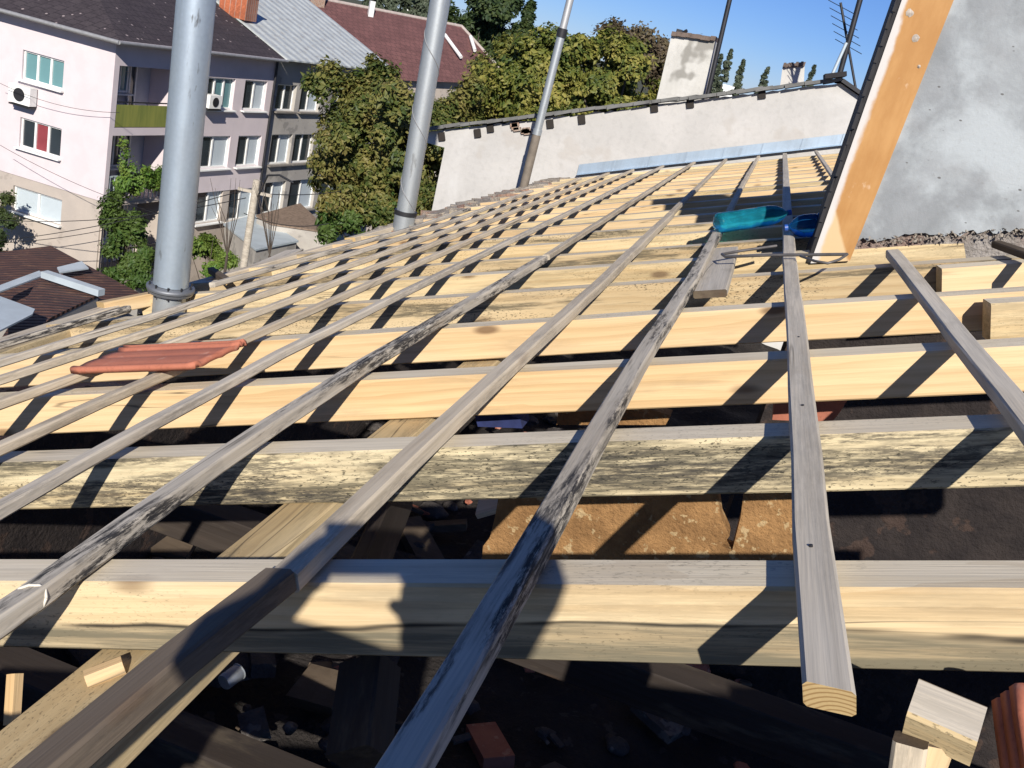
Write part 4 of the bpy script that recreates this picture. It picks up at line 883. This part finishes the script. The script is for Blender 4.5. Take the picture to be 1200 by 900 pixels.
for px, py, w, m, h in ((371, 3, .9, M_BRICKRAW, 1.5), (434, 18, .35, M_WHITE, 1.3)):
    p = on_plane(px, py, rl, RNN); MB().box(p + Vector((0, 0, h / 2 - .5)), (dir_, perp, (0, 0, 1)), (w, w, h)).build('chimney', m, rfo, local=p)
for A, B in (((521, 42), (540, 68)), ((551, 44), (556, 60))):
    nn_ = RNN; a, bb = on_plane(*A, rl, nn_), on_plane(*B, rl, nn_); MB().tube([a + nn_ * .06, bb + nn_ * .06], .12, 6).build('mortar_seam', M_WHITE, rfo, local=a)

# sheds in the yard
def shed(px, z0, z1, m, label, name='shed', skirt=2.4):
    pts = [at_z(a, b_, z) for (a, b_), z in zip(px, [z0, z0, z1, z1][:len(px)])]; t = empty(name, Vector((pts[0].x, pts[0].y, 0)), label, 'shed')
    d = (pts[1] - pts[0]).normalized(); MB().slab(pts, (0, 0, -.07)).build('roof_sheet', m, t, local=frame(pts[0], d, (pts[3] - pts[0]).cross(d)))
    mb = MB(); c0 = sum(pts, Vector()) / len(pts)
    for a, bb in zip(pts, pts[1:] + pts[:1]):
        a, bb = a.lerp(c0, .04), bb.lerp(c0, .04); mb.add([Vector((a.x, a.y, 0)), Vector((bb.x, bb.y, 0)), bb - Vector((0, 0, .05)), a - Vector((0, 0, .05))], [(0, 1, 2, 3)])
    mb.build('shed_wall', M_GREYST, t); return t
s1 = shed([(-40, 372), (-40, 300), (60, 288), (168, 346)], -9.0, -8.7, M_SHED, 'back shed with dark brown corrugated roof below the pink building')
s2 = shed([(-45, 470), (46, 326), (118, 344), (60, 372)][:4], -8.2, -8.1, M_SHED, 'front shed with brown corrugated roof beyond the eave at left')
a, bb = at_z(52, 321, -8.0), at_z(119, 343, -7.95); tag(MB().box((a + bb) / 2, ((bb - a).normalized(), Vector((0, 0, 1)).cross((bb - a).normalized()), (0, 0, 1)), ((bb - a).length, .22, .16)).build('ridge_board', M_SHEET, local=a), 'pale ridge strip between the two brown shed roofs', 'strip')
def sheet(px, z, label):
    pts = [at_z(a, b_, z) for a, b_ in px]; tag(MB().slab(pts, (0, 0, -.04)).build('metal_sheet', M_SHEET, local=pts[0]), label, 'metal sheet')
sheet([(0, 334), (46, 317), (52, 322), (-10, 345)], -8.4, 'pale bluish metal sheet along the upper edge of the front brown shed'); sheet([(67, 313), (96, 306), (104, 314), (70, 319)], -8.5, 'loose pale sheet lying on the back brown shed roof')
sheet([(-10, 349), (0, 347), (41, 362), (38, 368), (-10, 392)], -7.7, 'pale metal sheet at the left edge in front of the brown shed')
shed([(318, 262), (300, 252), (352, 238), (388, 272)], -9.2, -9.0, flat('brown_gravel_roof', (.22, .16, .12), .9, var=.3, sc=9), 'low shed with a brown gravelly roof under the grey building')
shed([(262, 262), (300, 250), (350, 282), (300, 292)], -9.6, -9.4, M_SHEET, 'low shed with a blue grey sheet roof beside the utility pole')

# ------------------------------------------------------------------ trees and plants
def leaf_mesh(clumps, n_per, size, ctr=None):
    vs = []; fs = []; G = rnd.gauss; U = rnd.uniform
    if ctr is None: ctr = sum((c for c, r in clumps), Vector()) / len(clumps)
    for (c0, r) in clumps:
        n = int(n_per * (.5 + rnd.random())); oc = (c0 - ctr); oc = oc.normalized() if oc.length > 1e-6 else Vector((0, 0, 1)); sk = U(.75, 1.25)
        for _ in range(n):
            v = Vector((G(0, .5), G(0, .5), G(0, .42)))
            if v.length > 1.25: v *= .6
            p = c0 + v * r; s = size * U(.5, 1.4) * sk
            nn = (v * .9 + oc * .7 + Vector((G(0, .55), G(0, .55), .35 + G(0, .45)))).normalized(); a = nn.orthogonal().normalized(); q = rnd.random() * 6.28
            a, b_ = a * math.cos(q) + nn.cross(a) * math.sin(q), nn.cross(a) * math.cos(q) - a * math.sin(q)
            k = len(vs); vs += [p - a * s, p - a * s * .1 + b_ * s * .55 - nn * s * .18, p + a * s, p - a * s * .1 - b_ * s * .55 - nn * s * .18]; fs += [(k, k + 1, k + 2), (k, k + 2, k + 3)]
    return vs, fs
def crown_clumps(c0, rad, n, cr):
    """uneven lobes set on an ellipsoid, each carrying small leaf clumps on its outer shell"""
    out = []; nl = max(5, int(n / 11)); off = Vector((c0.x * 3.3, c0.y * 1.7, c0.z))
    for _ in range(nl):
        d = Vector((rnd.gauss(0, 1), rnd.gauss(0, 1), rnd.gauss(0, 1) + .15)).normalized()
        t = rnd.uniform(.35, 1.02) * (1 + .5 * mnoise.noise(d * 1.6 + off)); lc = c0 + Vector((d.x * rad[0], d.y * rad[1], d.z * rad[2])) * t; lr = min(rad) * rnd.uniform(.14, .38)
        for _ in range(11):
            e = Vector((rnd.gauss(0, 1), rnd.gauss(0, 1), rnd.gauss(0, 1) + .3)).normalized(); out.append((lc + e * lr * rnd.uniform(.5, 1.1), cr * rnd.uniform(.45, 1.0)))
    return out
def spire_clumps(c0, rad, n, cr):
    out = []
    for _ in range(n):
        t = rnd.random() ** .8; w = (1 - t) ** .7 * (.5 + .5 * min(1, t * 6)); a = rnd.uniform(0, 6.28); q = rnd.uniform(.2, 1) * w
        out.append((c0 + Vector((math.cos(a) * rad[0] * q, math.sin(a) * rad[1] * q, rad[2] * (2 * t - 1))), cr * (.45 + .55 * (1 - t))))
    return out
def tree(name, c0, rad, nclump, nleaf, size, cr, mat, label, cat='tree', group=None, lift=.4, trunk_r=.22, extra=()):
    base = Vector((c0.x, c0.y, 0)); t = empty(name, base, label, cat, group); cl = (spire_clumps if name == 'poplar_tree' else crown_clumps)(c0, rad, nclump, cr)
    for e, er, en in extra: cl += crown_clumps(e, er, en, cr)
    vs, fs = leaf_mesh(cl, nleaf, size); MB().add(vs, fs).build('crown', mat, t, local=c0)
    mb = MB(); h = c0.z; top_ = c0 + Vector((0, 0, rad[2] * .5)); mb.tube([base, base.lerp(top_, .35) + Vector((.15, 0, 0)), base.lerp(top_, .7), top_], [trunk_r, trunk_r * .75, trunk_r * .5, trunk_r * .15], 10)
    for k in range(9):
        e = rnd.choice(cl)[0]; s = base.lerp(top_, rnd.uniform(.5, .85)); mb.tube([s, s.lerp(e, .5) + Vector((0, 0, rad[2] * .08)), e], [trunk_r * .4, trunk_r * .25, trunk_r * .06], 6)
    mb.build('trunk', M_BARK, t, local=base); return t
def P3(px, py, y): return at_y(px, py, y)
tree('broadleaf_tree', P3(455, 178, 33), (2.7, 2.6, 3.1), 520, 85, .095, .52, L_AUT, 'large yellow green tree in autumn leaf before the grey building', 'tree', 'trees beyond the roof', extra=[(P3(420, 118, 33), (1.7, 2, 1.3), 120), (P3(520, 158, 33.5), (1.7, 2, 2.3), 200), (P3(465, 235, 32), (2.6, 2, 2.2), 190), (P3(400, 215, 32), (1.2, 1.5, 1.6), 90)])
tree('broadleaf_tree', P3(580, 130, 40), (2.5, 2.6, 1.5), 230, 80, .11, .55, L_AUT, 'brownish autumn tree under the end of the red hip roof', 'tree', 'trees beyond the roof')
tree('broadleaf_tree', P3(660, 98, 37), (2.7, 2.6, 2.4), 380, 85, .10, .5, L_YEL, 'dense yellowing tree right behind the thin vent pipe', 'tree', 'trees beyond the roof', extra=[(P3(615, 118, 36.5), (1.8, 2, 1.7), 90)])
tree('broadleaf_tree', P3(728, 112, 36), (2.0, 2.2, 1.7), 240, 85, .10, .48, L_YEL, 'yellow leaved tree just left of the large sooty chimney', 'tree', 'trees beyond the roof')
tree('bare_tree', P3(752, 72, 55), (3.0, 3, 2.0), 240, 110, .12, .6, L_BRN, 'brown nearly bare tree behind the large sooty chimney', 'tree', 'trees beyond the roof')
tree('broadleaf_tree', P3(560, 40, 115), (5.0, 5, 6.4), 300, 80, .30, 1.3, L_DARK, 'tall dark green tree beyond the red hip roof', 'tree', 'trees beyond the roof', extra=[(P3(596, 62, 115), (3.6, 3, 3.8), 110)])
tree('poplar_tree', P3(612, 52, 112), (2.0, 2.0, 4.6), 110, 70, .26, .9, L_DARK, 'small dark poplar right of the tall dark green tree', 'tree', 'trees beyond the roof', trunk_r=.15)
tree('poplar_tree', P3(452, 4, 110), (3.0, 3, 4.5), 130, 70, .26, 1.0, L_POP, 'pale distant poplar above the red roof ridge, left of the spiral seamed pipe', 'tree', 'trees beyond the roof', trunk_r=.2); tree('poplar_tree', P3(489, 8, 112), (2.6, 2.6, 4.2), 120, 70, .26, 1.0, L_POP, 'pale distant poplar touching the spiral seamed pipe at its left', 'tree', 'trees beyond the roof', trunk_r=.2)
for px, top_, lab in ((838, 72, 'slender far poplar just right of the large sooty chimney'), (850, 66, 'tallest slender far poplar between the two chimneys'), (864, 78, 'middle slender far poplar between the two chimneys'), (893, 84, 'short far poplar left of the small white chimney'), (946, 86, 'tiny far poplar right of the small white chimney')):
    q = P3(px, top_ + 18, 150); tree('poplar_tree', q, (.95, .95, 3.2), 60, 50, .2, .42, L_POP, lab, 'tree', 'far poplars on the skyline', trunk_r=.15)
mb = MB()
tree('leafy_shrub', P3(148, 258, 27.5), (.9, .8, 1.0), 60, 80, .075, .3, L_GRN, 'vine covered shrub climbing the corner of the pink building', 'shrub', 'shrubs in the yard', trunk_r=.05, extra=[(P3(140, 300, 27.3), (1.0, .8, 1.6), 90), (P3(165, 315, 27), (1.2, .8, 1.0), 70)])
tree('leafy_shrub', P3(248, 293, 27), (1.0, .9, .75), 110, 90, .06, .25, L_BRIGHT, 'bright green bush right of the thick flue pipe', 'shrub', 'shrubs in the yard', trunk_r=.05)
tree('leafy_shrub', P3(420, 262, 31), (2.2, 1.2, .8), 90, 80, .09, .4, L_GRN, 'low green bush at the foot of the large yellow green tree', 'shrub', 'shrubs in the yard', trunk_r=.05)
tree('leafy_shrub', P3(-6, 262, 26.8), (.75, .6, 1.9), 150, 60, .06, .3, L_DARK, 'dark shrub at the left edge before the ground floor window', 'shrub', 'shrubs in the yard', trunk_r=.05)
q = on_plane(163, 213, P0, nrm_r) + nrm_r * .15
vs, fs = leaf_mesh([(q + ur * rnd.uniform(-1.2, 1.4) + Vector((0, 0, rnd.gauss(.1, .2))), .22) for _ in range(46)], 60, .07); tag(MB().add(vs, fs).build('balcony_plants', L_BRIGHT, local=q), 'bright green plants hanging over the middle loggia railing', 'plants')
vs, fs = leaf_mesh([(on_plane(143, 165 + 65 * k / 14, P0, nrm_r) + nrm_r * .1 + ur * rnd.uniform(-.1, .25), .16) for k in range(15)], 40, .06); tag(MB().add(vs, fs).build('climbing_vine', L_BRIGHT, local=q), 'thin green vine climbing the left side of the middle loggia', 'vine')
# utility pole, cables, bare sapling
pa, pt = P3(284, 305, 24), P3(292, 208, 24); pa.z = 0
t = empty('utility_pole', pa, 'old grey timber utility pole in the yard before the grey building', 'pole'); pt.x = pa.x + .1; MB().tube([pa, pt], [.13, .10], 10).build('pole_shaft', W_GREY, t, local=pa)
MB().box(pt - Vector((0, 0, .35)), ((1, .3, 0), (-.3, 1, 0), (0, 0, 1)), (.9, .08, .08)).build('cross_arm', W_GREY, t, local=pt)
mb = MB(); c0 = pt + Vector((.1, 0, -.05)); mb.tube([c0 + Vector((0, 0, -.4)), c0 + Vector((.2, 0, .25)), c0 + Vector((.55, 0, .35)), c0 + Vector((1.0, 0, .25))], .03, 8); mb.build('lamp_bracket', M_DKMETAL, t, local=c0)
def cable(A, B, ya, yb_, sag, label, r=.012):
    a, bb = P3(*A, ya), P3(*B, yb_); pts = [a.lerp(bb, k / 16) - Vector((0, 0, sag * 4 * (k / 16) * (1 - k / 16))) for k in range(17)]; tag(MB().tube(pts, r, 6).build('overhead_cable', M_DKMETAL, local=a), label, 'cable', 'overhead cables')
cable((-10, 257), (288, 232), 26.5, 24, .3, 'lowest dark cable running from the left edge to the utility pole'); cable((-10, 283), (288, 222), 26.5, 24, .2, 'dark cable crossing the beige ground floor of the pink building'); cable((-10, 285), (130, 268), 27.5, 27.6, .1, 'short cable along the beige wall under the pink floors')
cable((-5, 95), (140, 132), 27.6, 28.0, .25, 'thin sagging cable across the pink wall below the air conditioner', .008); cable((290, 225), (400, 224), 24, 28, .1, 'cable from the utility pole to the grey building'); cable((286, 250), (385, 262), 24, 26, .2, 'low cable from the utility pole over the gravel roofed shed')
cable((0, 170), (200, 255), 27.3, 26, .2, 'thin pale cable slanting down over the pink corner', .008)
for px, lab in ((262, 'bare thin sapling left of the utility pole'), (312, 'bare thin sapling right of the utility pole')):
    b_ = P3(px + 4, 300, 23.5); mb = MB()
    for k in range(9):
        e = P3(px + rnd.uniform(-22, 22), rnd.uniform(205, 245), 23.5 + rnd.uniform(-.4, .4)); m_ = b_.lerp(e, .5) + Vector((rnd.uniform(-.1, .1), 0, .2)); mb.tube([b_, m_, e], [.014, .010, .004], 5)
    mb.tube([Vector((b_.x, b_.y, 0)), b_], .04, 6); tag(mb.build('bare_sapling', M_BARK, local=b_), lab, 'sapling')
# far pale blocks on the skyline
for px, py, w, y, lab in ((492, 14, 6, 240, 'tiny white far block between the distant poplars'), (602, 47, 8, 260, 'tiny pale far block right of the tall dark green tree'), (627, 45, 5, 270, 'tiny pale far block behind the yellowing tree'), (858, 101, 5, 300, 'tiny white far block below the slender far poplars'), (560, 63, 4, 60, 'small pale chimney like block on the hip end of the red roof')):
    p = P3(px, py, y); hh = p.z; t = empty('apartment_block', Vector((p.x, p.y, 0)), lab, 'building', 'far buildings on the skyline') if y > 100 else None
    if t:
        MB().box((p.x, p.y, hh / 2), ((1, 0, 0), (0, 1, 0), (0, 0, 1)), (w, w, hh)).build('wall', M_WHITE, t);

# ------------------------------------------------------------------ behind the camera: the photographer
def person():
    bm_v = []; bm_e = []; rad = []
    def V(p, r, par=None):
        bm_v.append(p); rad.append(r)
        if par is not None: bm_e.append((par, len(bm_v) - 1))
        return len(bm_v) - 1
    fz = -1.56; hy = -.30
    dx = .25; q = .13
    pel = V((dx, hy - .04, fz + .92 + q), .125); ch1 = V((dx, hy - .03, fz + 1.14 + q), .135, pel); ch2 = V((dx, hy - .02, fz + 1.34 + q), .14, ch1); nk = V((dx, hy, fz + 1.47 + q), .065, ch2); hd0 = V((dx, hy + .02, fz + 1.56 + q), .09, nk); hd1 = V((dx, hy + .02, fz + 1.65 + q), .11, hd0); V((dx, hy + .01, fz + 1.73 + q), .085, hd1)
    for s in (-1, 1):
        hp = V((dx + s * .10, hy - .02, fz + .86 + q), .09, pel); kn = V((dx + s * .12, hy + .02, fz + .50), .06, hp); an = V((dx + s * .13, hy - .03, fz + .08), .042, kn); V((dx + s * .14, hy + .12, fz + .03), .035, an)
        sh = V((dx + s * .19, hy, fz + 1.40 + q), .066, ch2); el = V((dx * .75 + s * .31, hy + .10, fz + 1.30 + q * .5 + (.10 if s < 0 else 0)), .048, sh); wr = V((s * .10, hy + .245, fz + 1.46), .030, el); pm = V((s * .085, hy + .265, fz + 1.52), .034, wr)
        for k in range(4): f1 = V((s * (.075 - .006 * k), hy + .285, fz + 1.515 + .018 * k), .010, pm); V((s * (.045 - .004 * k), hy + .282, fz + 1.52 + .018 * k), .009, f1)
        th = V((s * .07, hy + .25, fz + 1.50), .011, pm); V((s * .045, hy + .25, fz + 1.515), .009, th)
    me = bpy.data.meshes.new('person'); me.from_pydata([tuple(Vector(v) + CAM) for v in bm_v], bm_e, []); o = link('person', me, flat('dark_jacket', (.05, .055, .08), .85))
    o.modifiers.new('skin', 'SKIN'); ss = o.modifiers.new('sub', 'SUBSURF'); ss.levels = ss.render_levels = 1
    for k, r in enumerate(rad): me.skin_vertices[0].data[k].radius = (r, r)
    me.skin_vertices[0].data[0].use_root = True
    tag(o, 'photographer in a dark jacket standing between the rafters with both hands raised', 'person')
    ph = MB().box(CAM + FW * -.03 - ID * .0 + IR * .0, (IR, ID, FW), (.15, .075, .009)).build('phone', M_DKMETAL, local=CAM); tag(ph, 'phone held up by the photographer', 'phone')
person()

# the part of our roof that is already tiled, behind the photographer
tr_ = empty('tiled_roof', roof(0, -3, 1), 'finished orange tiled part of our own roof behind the photographer', 'roof')
def tiled(s0, s1, y0, y1):
    mb = MB(); ny = max(2, int((y1 - y0) * H / .045)); ns = max(1, int((s1 - s0) / .64)); pr = lambda y: .016 * math.cos(y * H / .045 * 1.571)
    for k in range(ns):
        a, b_ = s0 + (s1 - s0) * k / ns - .06, s0 + (s1 - s0) * (k + 1) / ns; vs = []
        for j in range(ny + 1):
            y = y0 + (y1 - y0) * j / ny; z = pr(y) / H; vs += [roof(a, y, .93 - z), roof(b_, y, .985 - z), roof(a, y, .97 - z), roof(b_, y, 1.02 - z)]
        fs = []
        for j in range(ny): q = j * 4; fs += [(q, q + 1, q + 5, q + 4), (q + 2, q + 6, q + 7, q + 3), (q, q + 4, q + 6, q + 2)]
        fs += [(0, 2, 3, 1), (ny * 4, ny * 4 + 1, ny * 4 + 3, ny * 4 + 2)]; mb.add(vs, fs)
    mb.build('tile_courses', M_CLAY, tr_)
tiled(-6.2, -1.0, -7, .55); tiled(.95, 5.5, -7, .1); tiled(-1.0, .95, -7, -1.3)
